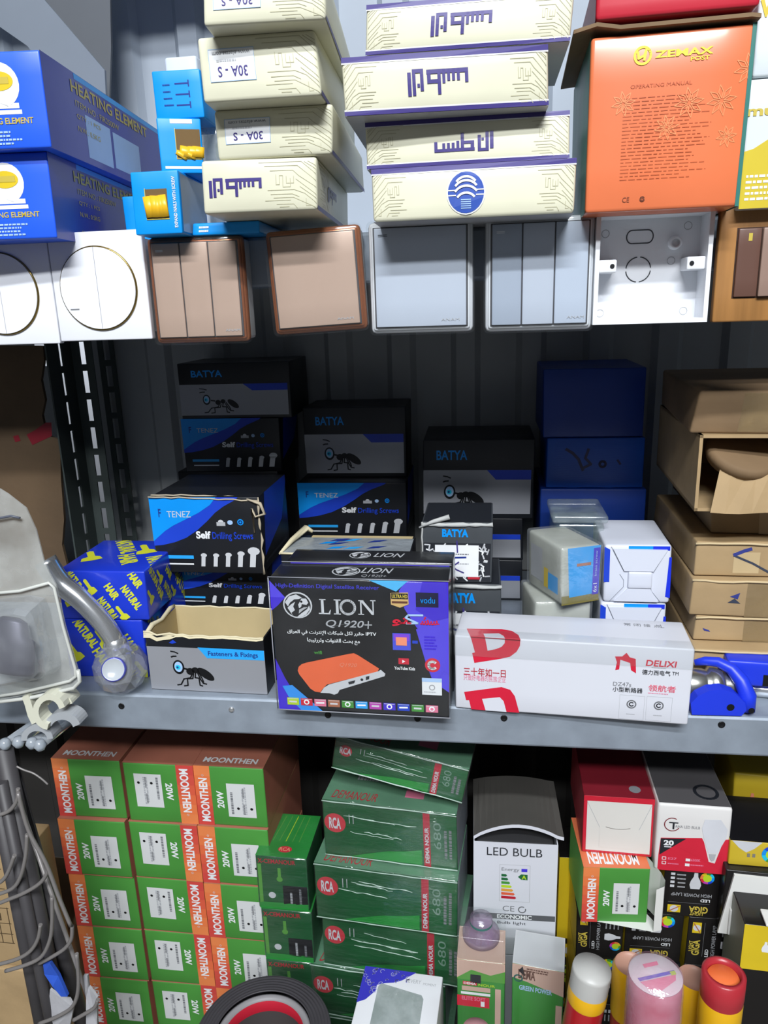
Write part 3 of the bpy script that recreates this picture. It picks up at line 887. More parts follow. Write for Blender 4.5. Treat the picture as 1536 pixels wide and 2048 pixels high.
for px_, pz_ in ((.12, .84), (.85, .88), (.18, .57), (.72, .57), (.1, .1), (.86, .1)): bk.arc(px_, pz_, .035, .006, 'lgrey', 1)
m.build('body', None, o)
for s in (-1, 1):
    m = MB(); x0 = -w / 2 + t if s < 0 else w / 2 - t - .014
    m.rbox(x0, x0 + .014, -d / 2 + .004, d / 2 - t, h * .47, h * .47 + .010, mb_pl, 0.0012)
    T = Matrix.Translation((x0 + (.0105 if s < 0 else .0035), -d / 2 + .0038, h * .47 + .005)) @ Matrix.Rotation(math.pi / 2, 4, 'X')
    m.lathe([(0.0018, 0.0003), (0, 0.0003)], 'black', 14, T); m.build('screw_lug', None, o)
m = MB(); T = Matrix.Translation((w * .24, d / 2 - t, h * .73)) @ Matrix.Rotation(math.pi / 2, 4, 'X')
m.lathe([(.0055, 0), (.0050, .006), (.0032, .0065), (.0030, .003), (0, .003)], mb_pl, 20, T); m.build('screw_boss', None, o)
tag(o, 'open white plastic mounting box with knockout rings below the orange box', 'switch box')

# wood-look plate at the right edge
f = Fit((1424, 645), (1640, 634), (1434, 409), Y=SY, yaw=-1.5, d=DEP); w, d, h = f.wdh(); o = empty('switch_plate', f.M); y0 = -d / 2
wood = mat('wood_look', (158, 112, 62), rough=0.4, var=0.32, vscale=10, stretch=(9, 1, 0.6), bump=0.04)
m = MB(); m.rbox(-w / 2, w / 2, y0, y0 + .009, 0, h, wood, 0.0015); m.build('frame', None, o)
m = MB(); m.box(-w / 2 + .013, w / 2 - .013, y0 - .0003, y0 + .002, h * .205, h * .80, mat('dark_brown_edge', (56, 36, 26), rough=0.4)); m.build('bezel', None, o)
br = [mat('dark_brown_plastic', (98, 70, 60), rough=0.35, var=0.06), mat('light_brown_plastic', (142, 118, 106), rough=0.35)]
x = -w / 2 + .0140; ww = (w - .028) / 3
for k in range(3):
    m = MB(); m.rbox(x, x + ww - .0006, y0 - .0022 - (.002 if k else 0), y0 + .003, h * .215, h * .79, br[min(k, 1)], 0.0008)
    if k == 0: Art(m, (x, y0 - .0022, h * .215), (1, 0, 0), (0, 0, 1), ww, h * .575).rect(.42, .82, .58, .93, 'gold', 1)
    m.build('rocker', None, o); x += ww
m = MB(); m.box(-w / 2 + .006, w / 2 - .006, y0 + .009, d / 2, .006, h - .006, mat('back_box_plastic')); m.build('back_box', None, o)
tag(o, 'wood-look switch plate with brown rockers at the right photo edge', 'switch', 'switch plates along the upper shelf lip')

# ------------------------------------------------------------------ middle shelf: screw boxes
def ant(a, x0, y0, x1, y1, L=2, c='black'):
    W, H = x1 - x0, y1 - y0
    k = lambda u, v: (x0 + W * u, y0 + H * v)
    r = H * .2
    a.disc(*k(.16, .53), r * .78, c, L, ry=r); a.disc(*k(.16, .54), r * .55, 'pale', L + 1, ry=r * .72); a.disc(*k(.15, .53), r * .34, 'cyan', L + 2); a.disc(*k(.14, .53), r * .15, 'navy', L + 3)
    a.line([k(.01, .97), k(.10, .955), k(.18, .915)], H * .035, c, L); a.line([k(.01, .81), k(.06, .83), k(.13, .835)], H * .04, c, L)
    a.line([k(.27, .5), k(.36, .48)], H * .05, c, L); a.disc(*k(.43, .42), H * .11, c, L, ry=H * .10); a.disc(*k(.55, .46), H * .10, c, L, ry=H * .085)
    a.disc(*k(.79, .36), H * .26, c, L, ry=H * .115, rot=-36)
    for pts in ([(.46, .34), (.42, .24), (.26, .20), (.18, .04), (.09, .02)], [(.5, .36), (.47, .22), (.34, .21), (.34, .02), (.25, .0)],
                [(.55, .38), (.53, .25), (.62, .24), (.63, .04), (.69, .02)], [(.6, .38), (.66, .2), (.71, .1), (.79, .08)], [(.62, .42), (.7, .22), (.72, .13)]):
        a.line([k(*p) for p in pts], H * .038, c, L)


def screw(a, x, y, s, m='silver', head=1.0):
    a.poly([(x - s * .10, y), (x + s * .12, y), (x + s * .19, y + s * .8), (x - s * .03, y + s * .8)], m, 2)
    a.disc(x + s * .1, y + s * .88, s * .30 * head, m, 2, ry=s * .20 * head, n=12)


BLK = lambda: mat('black_print_card', (24, 26, 31), rough=0.4, var=0.15, vscale=20, bump=0.08, bscale=30)


def tenez(F, seed, worn=False):
    c = Carton(F.w, F.d, F.h, BLK(), r=0.0013, jit=0.0012, seed=seed)
    a = c.face('front')
    curve = [(0, .36), (.08, .37), (.2, .41), (.31, .47), (.42, .57), (.52, .69), (.60, .80), (.68, .88), (.80, .97), (.82, 1), (0, 1)]
    a.poly(curve, 'royal', 1)
    a.poly([(0, .42), (.05, .48), (.12, .56), (.20, .63), (.32, .71), (.45, .80), (.56, .90), (.62, 1), (0, 1)], 'azure', 2)
    a.text('TENEZ', .155, .74, .375, .82, 'silver', L=3); a.text('F', .075, .74, .10, .85, 'navy', bold=.02, L=3)
    a.disc(.645, .68, .035, 'silver', 2, ry=.03); a.rect(.605, .63, .685, .68, 'lgrey', 2); a.disc(.73, .675, .035, 'pale', 2, ry=.03); a.disc(.825, .68, .04, 'azure', 2); a.arc(.825, .68, .02, .012, 'navy', 3)
    a.text('Self', .405, .46, .54, .56, 'white', bold=.04); a.text('Drilling Screws', .555, .43, .93, .55, 'royal', bold=.01)
    a.rect(.08, .19, .36, .235, 'sky', 2); a.rect(.09, .11, .355, .13, 'white', 2)
    for k, s in enumerate((.17, .17, .18, .20, .24)): screw(a, .44 + .115 * k, .09, s, 'silver', .8 if k < 4 else 1.1)
    r = c.face('right'); r.poly([(.1, .2), (.75, .45), (1, .9), (1, 1), (.2, 1)], 'royal', 1); r.rect(.1, .1, .9, .14, 'dark', 1)
    if worn:
        t = c.part('torn_edge'); w, d, h = F.wdh()
        card = mat('bare_card_edge', (178, 166, 144), rough=0.8)
        rnd = random.Random(seed)
        for z, y in ((h * .985, -d / 2 - .0012), (h * 1.0, -d / 2 + .006)):
            pts = [(-w / 2 + w * i / 14, y + rnd.uniform(-.0008, .0008), z - .004 * (i / 14) ** 2 + rnd.uniform(-.0008, .0008) + .001) for i in range(15)]
            t.tube(pts, 0.0009, card, 5)
        pts = [(w / 2 + rnd.uniform(-.001, .0025), -d / 2 + rnd.uniform(-.002, .001), h * (1 - i / 9)) for i in range(10)]
        t.tube(pts, [.0006 + .0012 * (i % 2) for i in range(10)], card, 5)
        t2 = c.part('torn_scrap')
        t2.tube([(w / 2 - .012, -d / 2 - .002, h * .98), (w / 2 + .004, -d / 2 - .005, h * .93), (w / 2 + .008, -d / 2 - .004, h * .80), (w / 2 - .003, -d / 2 - .004, h * .76), (w / 2 - .007, -d / 2 - .002, h * .86), (w / 2 - .006, -d / 2 - .002, h * .55)], [.001, .002, .0018, .0012, .0016, .0009], card, 6)
    return c


def antbox(F, seed):
    c = Carton(F.w, F.d, F.h, BLK(), r=0.0013, jit=0.001, seed=seed)
    a = c.face('front'); sil = mat('silver_print_card', (150, 152, 158), rough=0.32, metal=0.2, var=0.06)
    a.rect(0, .06, .975, .62, sil, 1); a.poly([(.58, .62), (.975, .62), (.975, .50), (.66, .50)], 'royal', 2)
    a.text('BATYA', .12, .75, .40, .87, 'azure', bold=.02); ant(a, .18, .10, .56, .56)
    return c


SB = 'screw boxes on the middle shelf'
# tall pile at the back left
f4 = Fit((372, 1100), (566, 1100), (368, 945), Y=0.30, z0=SH, d=0.10)
f2 = Fit((372, 943), (565, 941), (365, 838), Y=0.30, yaw=0, d=0.10)
f4.h = f2.A.z - SH
c = Carton(f4.w, f4.d, f4.h, BLK(), seed=50); c.place('screw_box', f4.M, 'plain black carton under the dim TENEZ box in the back pile'.replace('TENEZ ', 'blue-cornered '), 'box', SB)
c = tenez(f2, 51); c.place('screw_box', f2.M, 'dim blue-cornered screw box under the topmost ant box at back', 'box', SB)
f1 = Fit((366, 836), (585, 832), (360, 727), Y=0.30, z0=f2.top, d=0.10)
c = antbox(f1, 52); c.place('screw_box', f1.M, 'black and silver ant box on top of the tall back pile', 'box', SB)
# front left pile
g1 = Fit((341, 1211), (540, 1209), (335, 1127), Y=0.135, d=0.095)
g0 = Fit((341, 1240), (540, 1240), (341, 1211), Y=0.135, z0=SH, d=0.095, h=g1.A.z - SH)
c = tenez(g0, 53); c.place('screw_box', g0.M, 'lowest screw box of the front left pile, hidden behind the open ant box', 'box', SB)
c = tenez(g1, 54); c.place('screw_box', g1.M, 'blue-cornered screw box under the torn one, above the open ant box', 'box', SB)
g2 = Fit((311, 1110), (524, 1109), (304, 994), Y=0.105, z0=g1.top, d=0.12)
c = tenez(g2, 55, True); c.place('screw_box', g2.M, 'battered blue-cornered screw box with torn right corner, on top of its pile', 'box', SB)
# middle pile behind the receiver box
h2 = Fit((601, 1074), (814, 1071), (597, 966), Y=0.285, d=0.12)
h3 = Fit((601, 1100), (814, 1100), (601, 1074), Y=0.285, z0=SH, d=0.12, h=h2.A.z - SH)
c = Carton(h3.w, h3.d, h3.h, BLK(), seed=56); c.place('screw_box', h3.M, 'plain black carton at the bottom of the pile behind the receiver box', 'box', SB)
c = tenez(h2, 57); c.place('screw_box', h2.M, 'shaded blue-cornered screw box behind the torn silver carton', 'box', SB)
h1 = Fit((612, 924), (812, 924), (612, 815), Y=0.32, z0=h2.top, d=0.085)
c = antbox(h1, 58); c.place('screw_box', h1.M, 'black and silver ant box on top of the pile behind the receiver', 'box', SB)
# dark pile on the right of it
k3 = Fit((862, 1200), (1044, 1200), (862, 1170), Y=0.285, z0=SH, d=0.10)
k1 = Fit((848, 1036), (1066, 1031), (841, 880), Y=0.285, d=0.115)
hh = (k1.A.z - SH) / 2
k3.h = hh; c = antbox(k3, 59); c.place('screw_box', k3.M, 'bottom ant box of the dark pile right of the labelled box', 'box', SB)
k2 = Fit((860, 1165), (1044, 1165), (860, 1040), Y=0.285, z0=SH + hh, d=0.10, h=hh)
c = antbox(k2, 60); c.place('screw_box', k2.M, 'middle ant box of the dark pile right of the labelled box', 'box', SB)
k1.M.translation.z = SH + 2 * hh; k1.A.z = SH + 2 * hh
c = antbox(k1, 61); c.place('screw_box', k1.M, 'wide dim ant box on top of the dark pile, left of the blue cartons', 'box', SB)


# open ant box, front left
f = Fit((304, 1378), (535, 1386), (295, 1270), Z=SH, yaw=-1.5, d=0.075); w, d, h = f.wdh(); o = empty('open_screw_box', f.M); t = 0.0016
sil = mat('silver_print_card', (150, 152, 158)); kin = mat('card_inside', (186, 168, 126), rough=0.8, var=0.08, vscale=20)
m = MB(); m.box(-w / 2, w / 2, -d / 2, -d / 2 + t, 0, h, BLK())
m.add([(-w / 2 + t, -d / 2 + t + .0001, t), (w / 2 - t, -d / 2 + t + .0001, t), (w / 2 - t, -d / 2 + t + .0001, h), (-w / 2 + t, -d / 2 + t + .0001, h)], [(3, 2, 1, 0)], kin)
a = Art(m, (-w / 2, -d / 2, 0), (1, 0, 0), (0, 0, 1), w, h)
Q = Quad((25, 400), (1385, 395), (1395, 1050), (80, 1010))
a.rect(0, .01, 1, .80, sil, 1); a.poly(Q.p([(630, 515), (1385, 525), (1385, 640), (735, 635)]), 'sky', 2); a.text('Fasteners & Fixings', *Q.r(750, 553, 1315, 620), 'navy', bold=.015, L=3)
x0, y0 = Q(340, 960); x1, y1 = Q(800, 560); ant(a, x0, y0, x1, y1); a.poly(Q.p([(300, 475), (350, 440), (390, 470), (340, 485)]), 'royal', 2)
m.build('front_panel', None, o)
m = MB(); m.box(-w / 2, w / 2, d / 2 - t, d / 2, 0, h * 1.04, kin); m.build('back_panel', None, o)
m = MB(); m.box(-w / 2, -w / 2 + t, -d / 2 + t, d / 2 - t, 0, h, kin); m.build('side_panel', None, o)
m = MB(); m.box(w / 2 - t, w / 2, -d / 2 + t, d / 2 - t, 0, h, BLK()); m.build('side_panel', None, o)
m = MB(); m.box(-w / 2 + t, w / 2 - t, -d / 2 + t, d / 2 - t, 0, t, kin); m.build('bottom_panel', None, o)
rnd = random.Random(9); edge = mat('torn_card_edge', (206, 196, 164), rough=0.85)
m = MB()
top = [(-w / 2 - .002 + (w + .002) * i / 18, h + (.004 if i < 5 else .0015) + rnd.uniform(-.001, .001) - (.003 if i in (2, 3) else 0)) for i in range(19)]
vs = [(x, -d / 2 - .0008, z - (.006 if i < 5 else .0022) - rnd.uniform(0, .001)) for i, (x, z) in enumerate(top)] + [(x, -d / 2 + .0006, z) for x, z in top]
n = 19; m.add(vs, [(i, i + 1, n + i + 1, n + i) for i in range(n - 1)], edge)
m.tube([(x, -d / 2 + .0008, z - .0005) for x, z in top], [.0012] * 19, edge, 5); m.build('torn_edge', None, o)
m = MB(); m.tube([(-w / 2, -d / 2, h), (-w / 2 - .001, -d / 4, h + .003), (-w / 2 + .001, 0, h + .001), (-w / 2, d / 3, h + .004), (-w / 2, d / 2, h * 1.05)], [.0022, .003, .0022, .0026, .0014], edge, 6)
m.tube([(-w / 2 + w * i / 12, d / 2 - .0008, h * 1.04 + rnd.uniform(-.0004, .0012)) for i in range(13)], .0011, edge, 5); m.build('torn_edge', None, o)
tag(o, 'open topped silver ant box showing bare cardboard inside, at shelf front', 'box')

# torn silver carton behind the receiver
zt = PY(560, 1107, 0.072).z
f = Fit((560, 1107), (818, 1114), (560, 1107), Y=0.072, yaw=-1, z0=SH, d=0.070, h=zt - SH)
c = Carton(f.w, f.d, f.h, BLK(), seed=62, jit=.001); a = c.face('top')
a.rect(.01, .02, .99, .86, mat('crumpled_silver', (168, 176, 182), rough=0.25, metal=0.35, var=0.2, vscale=40, bump=0.5, bscale=50), 1); a.rect(.15, .86, .98, .99, kin, 1)
rnd = random.Random(4)
for k in range(9): x = rnd.uniform(.2, .75); y = rnd.uniform(.2, .7); a.poly([(x, y), (x + .1, y + .05), (x + .16, y + .16), (x + .05, y + .12)], rnd.choice(['sky', 'pale', 'navy', 'azure']), 2)
e = c.part('torn_edge'); e.tube([(-f.w / 2 + f.w * i / 10, -f.d / 2 + rnd.uniform(-.001, .001), f.h + rnd.uniform(0, .002)) for i in range(11)], .0014, edge, 5)
e.tube([(-f.w / 2, -f.d / 2, f.h), (-f.w / 2 + .004, 0, f.h + .004), (-f.w / 2 + .012, f.d / 2, f.h + .008), (-f.w / 2 + .02, f.d / 2, f.h + .004)], [.0015, .003, .004, .002], edge, 6)
c.place('torn_carton', f.M, 'torn carton with crumpled silver and blue lid behind the receiver boxes', 'box')


# labelled boxes with screws pattern
def labelled(F, seed, full=True):
    c = Carton(F.w, F.d, F.h, mat('dark_grey_print_card', (66, 70, 74), rough=0.4, var=0.15, vscale=18), r=0.0014, jit=0.0012, seed=seed)
    a = c.face('front'); a.rect(.02, .02, .98, .66, 'dark', 1); rnd = random.Random(seed)
    for k in range(150):
        x, y, q, l = rnd.uniform(.06, .94), rnd.uniform(.05, .63), rnd.uniform(0, 3.14), rnd.uniform(.05, .09)
        dx, dy = math.cos(q) * l * .8, math.sin(q) * l
        P = [(min(max(x - dx / 2, .03), .97), min(max(y - dy / 2, .03), .655)), (min(max(x + dx / 2, .03), .97), min(max(y + dy / 2, .03), .655))]
        a.line(P, .022, rnd.choice(['silver', 'white', 'lgrey']), 2)
    a.text('BATYA', .29, .76, .66, .89, 'azure', bold=.05)
    s = c.part('paper_label'); b = c.face('front', s); b.rect(.19, .10, .81, .63, 'white', 4)
    b.disc(.30, .46, .05, 'grey', 5, ry=.035); b.rect(.285, .30, .315, .46, 'grey', 5); b.arc(.30, .47, .018, .01, 'white', 6)
    b.tiny(.40, .46, .77, .50, 1, 'grey', L=5); b.tiny(.40, .30, .77, .34, 1, 'lgrey', L=5)
    b.line([(.50, .70), (.51, .51)], .022, 'purple', 6); b.line([(.39, .42), (.63, .43)], .028, 'navy', 6); b.line([(.53, .35), (.46, .29), (.45, .26), (.50, .22), (.60, .17)], .022, 'purple', 6)
    b.rect(.66, .06, .83, .10, 'crimson', 5)
    c.face('top').rect(.02, .02, .98, .98, 'dark', 1)
    e = c.part('torn_edge'); w, d, h = F.wdh(); pl = mat('frayed_edge', (176, 178, 176), rough=0.7)
    e.tube([(-w / 2 + w * i / 12, -d / 2 - .0006, h - .003 + rnd.uniform(-.0007, .0007)) for i in range(13)], [.0022 + rnd.uniform(-.0006, .0006) for i in range(13)], pl, 6)
    if full: e.tube([(-w / 2 - .003, -d / 2 - .001, h - .006), (-w / 2 + .012, -d / 2 - .002, h + .001), (-w / 2 + .03, -d / 2, h + .006)], [.001, .0024, .003], pl, 6)
    e.tube([(-w / 2 + rnd.uniform(-.0006, .0006), -d / 2, h * i / 8) for i in range(9)], .0011, pl, 5)
    return c


u2 = Fit((880, 1250), (1000, 1250), (880, 1166), Y=0.105, d=0.09)
u1 = Fit((846, 1163), (985, 1163), (839, 1044), Y=0.105, yaw=0, d=0.085)
u2 = Fit((852, 1250), (1003, 1250), (846, 1163), Y=0.10, z0=SH, d=0.09, h=u1.A.z - SH)
c = labelled(u2, 63, False); c.place('labelled_screw_box', u2.M, 'screw pattern box with white label, lower one behind the white carton', 'box', 'grey screw boxes with white paper labels')
c = labelled(u1, 64); c.place('labelled_screw_box', u1.M, 'screw pattern box with handwritten white label and frayed top, upper one', 'box', 'grey screw boxes with white paper labels')


# ------------------------------------------------------------------ receiver boxes
def lion_head(a, cx, cy, r, L=2):
    a.disc(cx, cy, r, 'silver', L, ry=r * .94); a.disc(cx, cy, r * .90, 'ebony', L + 1, ry=r * .84)
    k = lambda x, y: (cx + x * r * a.H / a.W, cy + y * r)
    a.poly([k(*p) for p in ((-.85, .2), (-.55, .62), (-.05, .78), (.35, .55), (.1, .45), (-.2, .42), (-.5, .18), (-.66, -.1))], 'silver', L + 2)
    a.poly([k(*p) for p in ((.3, .5), (.62, .5), (.75, .2), (.62, .05), (.3, .1), (.25, -.1), (.1, -.2), (.05, .05), (.2, .3))], 'silver', L + 2)
    a.poly([k(*p) for p in ((-.7, -.2), (-.45, .05), (-.15, .25), (-.3, -.1), (-.2, -.35), (-.45, -.55), (-.35, -.78))], 'silver', L + 2)
    a.poly([k(*p) for p in ((-.1, -.85), (.25, -.55), (.65, -.25), (.8, .02), (.85, -.25), (.55, -.65), (.2, -.84))], 'silver', L + 2)
    a.poly([k(*p) for p in ((.05, -.6), (.1, -.3), (.45, -.12), (.7, -.12), (.4, -.3))], 'lgrey', L + 2)
    a.disc(*k(.28, .28), r * .08, 'ebony', L + 3)


def serif_lion(a, q, L=3):
    m = 'silver'
    R = lambda *b: a.rect(*q.r(*b), m, L)
    R(440, 345, 462, 458); R(425, 343, 478, 351); R(420, 450, 515, 459); a.poly(q.p([(500, 451), (515, 425), (520, 425), (514, 459)]), m, L)
    R(562, 347, 584, 460); R(545, 345, 602, 353); R(545, 453, 602, 461)
    c = q(660, 405); rr = q(660, 345)[1] - c[1]
    a.arc(*c, rr * .86, rr * .30, m, L, ry=rr * .88)
    R(762, 350, 774, 460); R(748, 349, 790, 356); R(745, 454, 792, 461); R(862, 350, 872, 460); R(845, 348, 888, 355)
    a.poly(q.p([(760, 350), (785, 350), (872, 448), (870, 462), (855, 460)]), m, L)


f = Fit((558, 1419), (899, 1434), (541, 1155), Z=SH, yaw=-1.5, d=0.044); w, d, h = f.wdh()
gls = mat('black_gloss_card', (15, 15, 19), rough=0.28, var=0.1, coat=0.4)
c = Carton(w, d, h, gls, r=0.0012, jit=0.0006, seed=70); a = c.face('front')
Q = Quad((8, 186), (1472, 205), (1462, 1290), (62, 1233))
vio = ink('ink_violet', (64, 44, 196)); vio2 = ink('ink_violet_light', (84, 70, 214)); az = ink('ink_azure_print', (52, 142, 226))
a.poly([(0, .98), (.0, .76), (.085, .86)], vio2, 1); a.poly([(0, .86), (0, .76), (.04, .80), (.085, .86)], vio, 2)
a.poly([(0, .40), (0, 0), (.27, 0), (.17, .10), (.09, .16), (.05, .25)], vio, 1); a.poly([(.03, .19), (.09, .20), (.18, .10), (.27, 0), (.14, 0), (.07, .09)], az, 2)
a.poly([(.77, 1), (1, 1), (1, .20), (.91, .28), (.87, .42), (.83, .66), (.76, .80), (.73, .93)], vio2, 1); a.poly([(.86, 1), (1, 1), (1, .75), (.92, .72), (.82, .8)], vio, 2)
a.poly([(.82, .66), (1, .72), (1, .34), (.97, .36), (.93, .28), (.88, .38)], vio2, 3); a.poly([(.565, 1), (.78, 1), (.715, .925)], ink('ink_sky_print', (78, 178, 232)), 2)
a.text('High-Definition Digital Satellite Receiver', *Q.r(62, 232, 918, 272), ink('ink_line_violet', (58, 56, 190)), bold=.012)
cxy = Q(243, 393); lion_head(a, *cxy, .102); serif_lion(a, Q)
a.text('Q1920', *Q.r(475, 505, 790, 570), 'lgrey', shear=.25, bold=.012); a.line(Q.p([(795, 540), (852, 540)]), .008, 'lgrey', 2); a.line(Q.p([(826, 512), (822, 568)]), .008, 'lgrey', 2)
# two lines of small Arabic, joined letter forms from left to right
a.text('\ufed5\ufe8d\ufeae\ufecc\ufedf\ufe8d \ufef2\ufed3 \ufe96\ufee7\ufeae\ufe98\ufee7\ufef9\ufe8d \ufe95\ufe8e\ufedc\ufe92\ufeb7 \ufede\ufedc\ufedf \ufead\ufeae\ufed8\ufea3 IPTV', *Q.r(150, 590, 888, 632), 'white', bold=.02)
a.text('\ufe8e\ufeec\ufe92\ufbff\ufe97\ufead\ufeae\ufe97\ufeed \ufe95\ufe8d\ufeee\ufee8\ufed8\ufedf\ufe8d \ufe9a\ufea4\ufe91 \ufecA\ufee3'.replace('\ufbff', '\ufef4'), *Q.r(315, 650, 752, 695), 'white', bold=.02)
a.text('wifi', *Q.r(368, 748, 436, 775), 'green', bold=.02)
a.poly(Q.p([(228, 910), (236, 880), (262, 858), (300, 845), (660, 770), (700, 764), (735, 780), (905, 885), (890, 912), (470, 1020), (430, 1060), (415, 1085), (370, 1080), (330, 1055), (240, 940)]), ink('ink_box_orange', (226, 102, 62)), 2)
a.poly(Q.p([(415, 1088), (445, 1045), (490, 1018), (900, 905), (918, 893), (955, 925), (948, 945), (575, 1062), (560, 1090), (530, 1102), (490, 1090)]), 'silver', 3)
a.poly(Q.p([(648, 995), (708, 980), (698, 1005), (655, 1016)]), 'dark', 4); a.poly(Q.p([(795, 950), (825, 943), (822, 970), (795, 978)]), 'dark', 4); a.disc(*Q(762, 975), .010, 'dark', 4)
a.text('Q1920', *Q.r(582, 842, 725, 878), 'salmon', shear=.3, L=4)
a.poly(Q.p([(1010, 290), (1152, 285), (1155, 375), (1085, 402), (1012, 378)]), ink('ink_badge', (208, 172, 110)), 4); a.rect(*Q.r(1015, 292, 1150, 335), 'dark', 5); a.text('ULTRA HD', *Q.r(1022, 300, 1145, 328), 'gold', bold=.03, L=6)
a.rect(*Q.r(1020, 352, 1146, 368), 'brown', 5)
a.rect(*Q.r(1213, 285, 1392, 395), ink('ink_badge_navy', (16, 16, 54)), 4); a.text('vodu', *Q.r(1248, 318, 1365, 366), 'azure', L=5)
a.text('\ufeee\ufe98', *Q.r(1018, 478, 1175, 545), 'red', bold=.03, L=5); a.text('\ufeb4\ufeb7'[::-1], *Q.r(1245, 470, 1398, 532), 'red', bold=.03, L=5)
a.line(Q.p([(1265, 458), (1150, 458), (1128, 478), (1225, 520), (1135, 522)]), .014, 'pale', 5)
a.rect(*Q.r(1020, 600, 1165, 733), ink('ink_app_blue', (70, 80, 210)), 4); a.rect(*Q.r(1030, 606, 1155, 660), ink('ink_app_violet', (120, 70, 200)), 5); a.rect(*Q.r(1047, 630, 1135, 695), 'salmon', 6)
a.rect(*Q.r(1178, 656, 1222, 680), 'royal', 4)
a.rect(*Q.r(1064, 798, 1148, 846), 'red', 4); a.poly(Q.p([(1095, 810), (1095, 835), (1120, 822)]), 'white', 5); a.text('YouTube Kids', *Q.r(1028, 866, 1196, 892), 'white', bold=.03, L=4)
a.disc(*Q(1337, 850), .052, 'red', 4); a.arc(*Q(1337, 850), .026, .018, 'white', 5, 45, 315)
a.tiny(*Q.r(1275, 615, 1385, 730), 5, vio, L=5, seed=3)
a.rect(*Q.r(1250, 955, 1408, 1092), 'white', 4); a.rect(*Q.r(1250, 955, 1408, 985), 'pale', 5); a.arc(*Q(1330, 1030), .018, .006, 'lgrey', 5); a.tiny(*Q.r(1265, 1060, 1395, 1075), 1, 'lgrey', L=5)
icons = ['lime', 'red', 'pink', 'bronze', 'green', 'sky', 'magenta', 'violet', 'royal', 'green', 'pink']
for k, cn in enumerate(icons):
    x = 134 + 114.3 * k; y = 1130 + 4.8 * k; a.rect(*Q.r(x, y, x + 98, y + 58), cn, 4); a.rect(*Q.r(x + 6, y + 5, x + 92, y + 9), 'silver', 5)
    if k % 3 == 1: a.disc(*Q(x + 49, y + 29), .020, 'white', 5); a.disc(*Q(x + 49, y + 29), .011, cn, 6)
    elif k % 3 == 2: a.line(Q.p([(x + 18, y + 30), (x + 80, y + 30)]), .012, 'white', 5)
    else: a.rect(*Q.r(x + 18, y + 24, x + 80, y + 38), 'silver', 5)
b = c.face('top'); lion_head(b, .415, .50, .32); b.text('LION', .50, .42, .68, .75, 'silver', shear=.3, bold=.01); b.text('Q1920+', .515, .14, .655, .32, 'lgrey', shear=.2)
c.film(film_mat('box_wrap', 0.05, bump=0.25, bscale=14, milky=0.015, rough=0.15), .0010)
e = c.part('film_seam')
sm = mat('film_edge', (150, 152, 160), rough=0.2)
e.tube([(-w / 2 - .001, -d / 2 - .001, h + .001), (w / 2 + .001, -d / 2 - .001, h + .001)], .0005, sm, 6); e.tube([(-w / 2, d / 2, h + .001), (w / 2, d / 2, h + .001)], .0006, sm, 6)
e.tube([(-w / 2 - .001, -d / 2 - .001, .001), (w / 2 + .001, -d / 2 - .001, .001)], .0006, sm, 6); e.tube([(-w / 2 - .001, -d / 2, h), (-w / 2 - .0014, -d / 2, h / 2), (-w / 2 - .001, -d / 2, 0)], .0006, sm, 6)
c.place('receiver_box', f.M, 'black and violet LION Q1920+ receiver box standing at the shelf front'.replace('LION Q1920+ ', ''), 'box', 'black receiver boxes')
# the second one right behind
M2 = f.M.copy(); M2.translation = M2.translation + f.uy * (d + .004) + Vector((.002, 0, 0))
c = Carton(w * .985, d * .8, h * 1.002, gls, r=.0012, seed=71); b = c.face('top'); lion_head(b, .43, .5, .32); b.text('LION', .515, .36, .70, .72, 'silver', shear=.3, bold=.01)
c.face('front').rect(.02, .02, .98, .98, vio, 1)
c.film(film_mat('box_wrap', .05), .0008)
c.place('receiver_box', M2, 'second black receiver box, only its top showing behind the front one', 'box', 'black receiver boxes')


# ------------------------------------------------------------------ long white carton
f = Fit((911, 1416), (1375, 1456), (908, 1271), Z=SH, yaw=-4.0, d=0.062); w, d, h = f.wdh()
wc = mat('white_carton_card', (208, 210, 218), rough=0.4, var=0.03, vscale=6, bump=0.06, bscale=18)
c = Carton(w, d, h, wc, r=0.002, jit=0.0008, seed=72); a = c.face('front')
Q = Quad((25, 215), (1480, 300), (1458, 785), (38, 660)); red = ink('ink_letter_red', (204, 28, 56))
T4 = Quad((92, 55), (1430, 132), (1480, 300), (25, 215))
b = c.face('top')
# the big letter runs over the front edge
b.poly(T4.p([(108, 175), (330, 178), (395, 190), (432, 215), (442, 246), (128, 226), (120, 208)]), red, 1)
b.poly(T4.p([(212, 208), (310, 206), (338, 222), (345, 238), (220, 231)]), wc, 2)
a.poly([(Q(128, 230)[0], 1), (Q(442, 250)[0], 1), Q(440, 280), Q(420, 315), Q(380, 345), Q(320, 358), Q(155, 382), Q(140, 322), Q(158, 318)], red, 1)
a.poly([(Q(220, 232)[0], 1), (Q(345, 240)[0], 1), Q(345, 262), Q(325, 285), Q(290, 298), Q(238, 308)], wc, 2)
a.poly([Q(92, 560), Q(330, 532), Q(385, 550), Q(415, 590), Q(445, 695), (Q(445, 700)[0], .0), (Q(140, 670)[0], 0), Q(125, 612), Q(106, 612)], red, 1)
a.poly([Q(208, 604), Q(320, 595), Q(345, 620), Q(365, 690), (Q(365, 690)[0], 0), (Q(232, 675)[0], 0)], wc, 2)
a.text('三十年如一日', *Q.r(88, 415, 355, 465), 'crimson', bold=.01); a.text('只做好电器的民族企业', *Q.r(88, 458, 355, 495), 'pink')
a.poly(Q.p([(1018, 345), (1060, 345), (1085, 322), (1105, 350), (1140, 360), (1145, 450), (1115, 430), (1108, 385), (1050, 365), (1045, 425), (1022, 430), (1030, 380)]), red, 1)
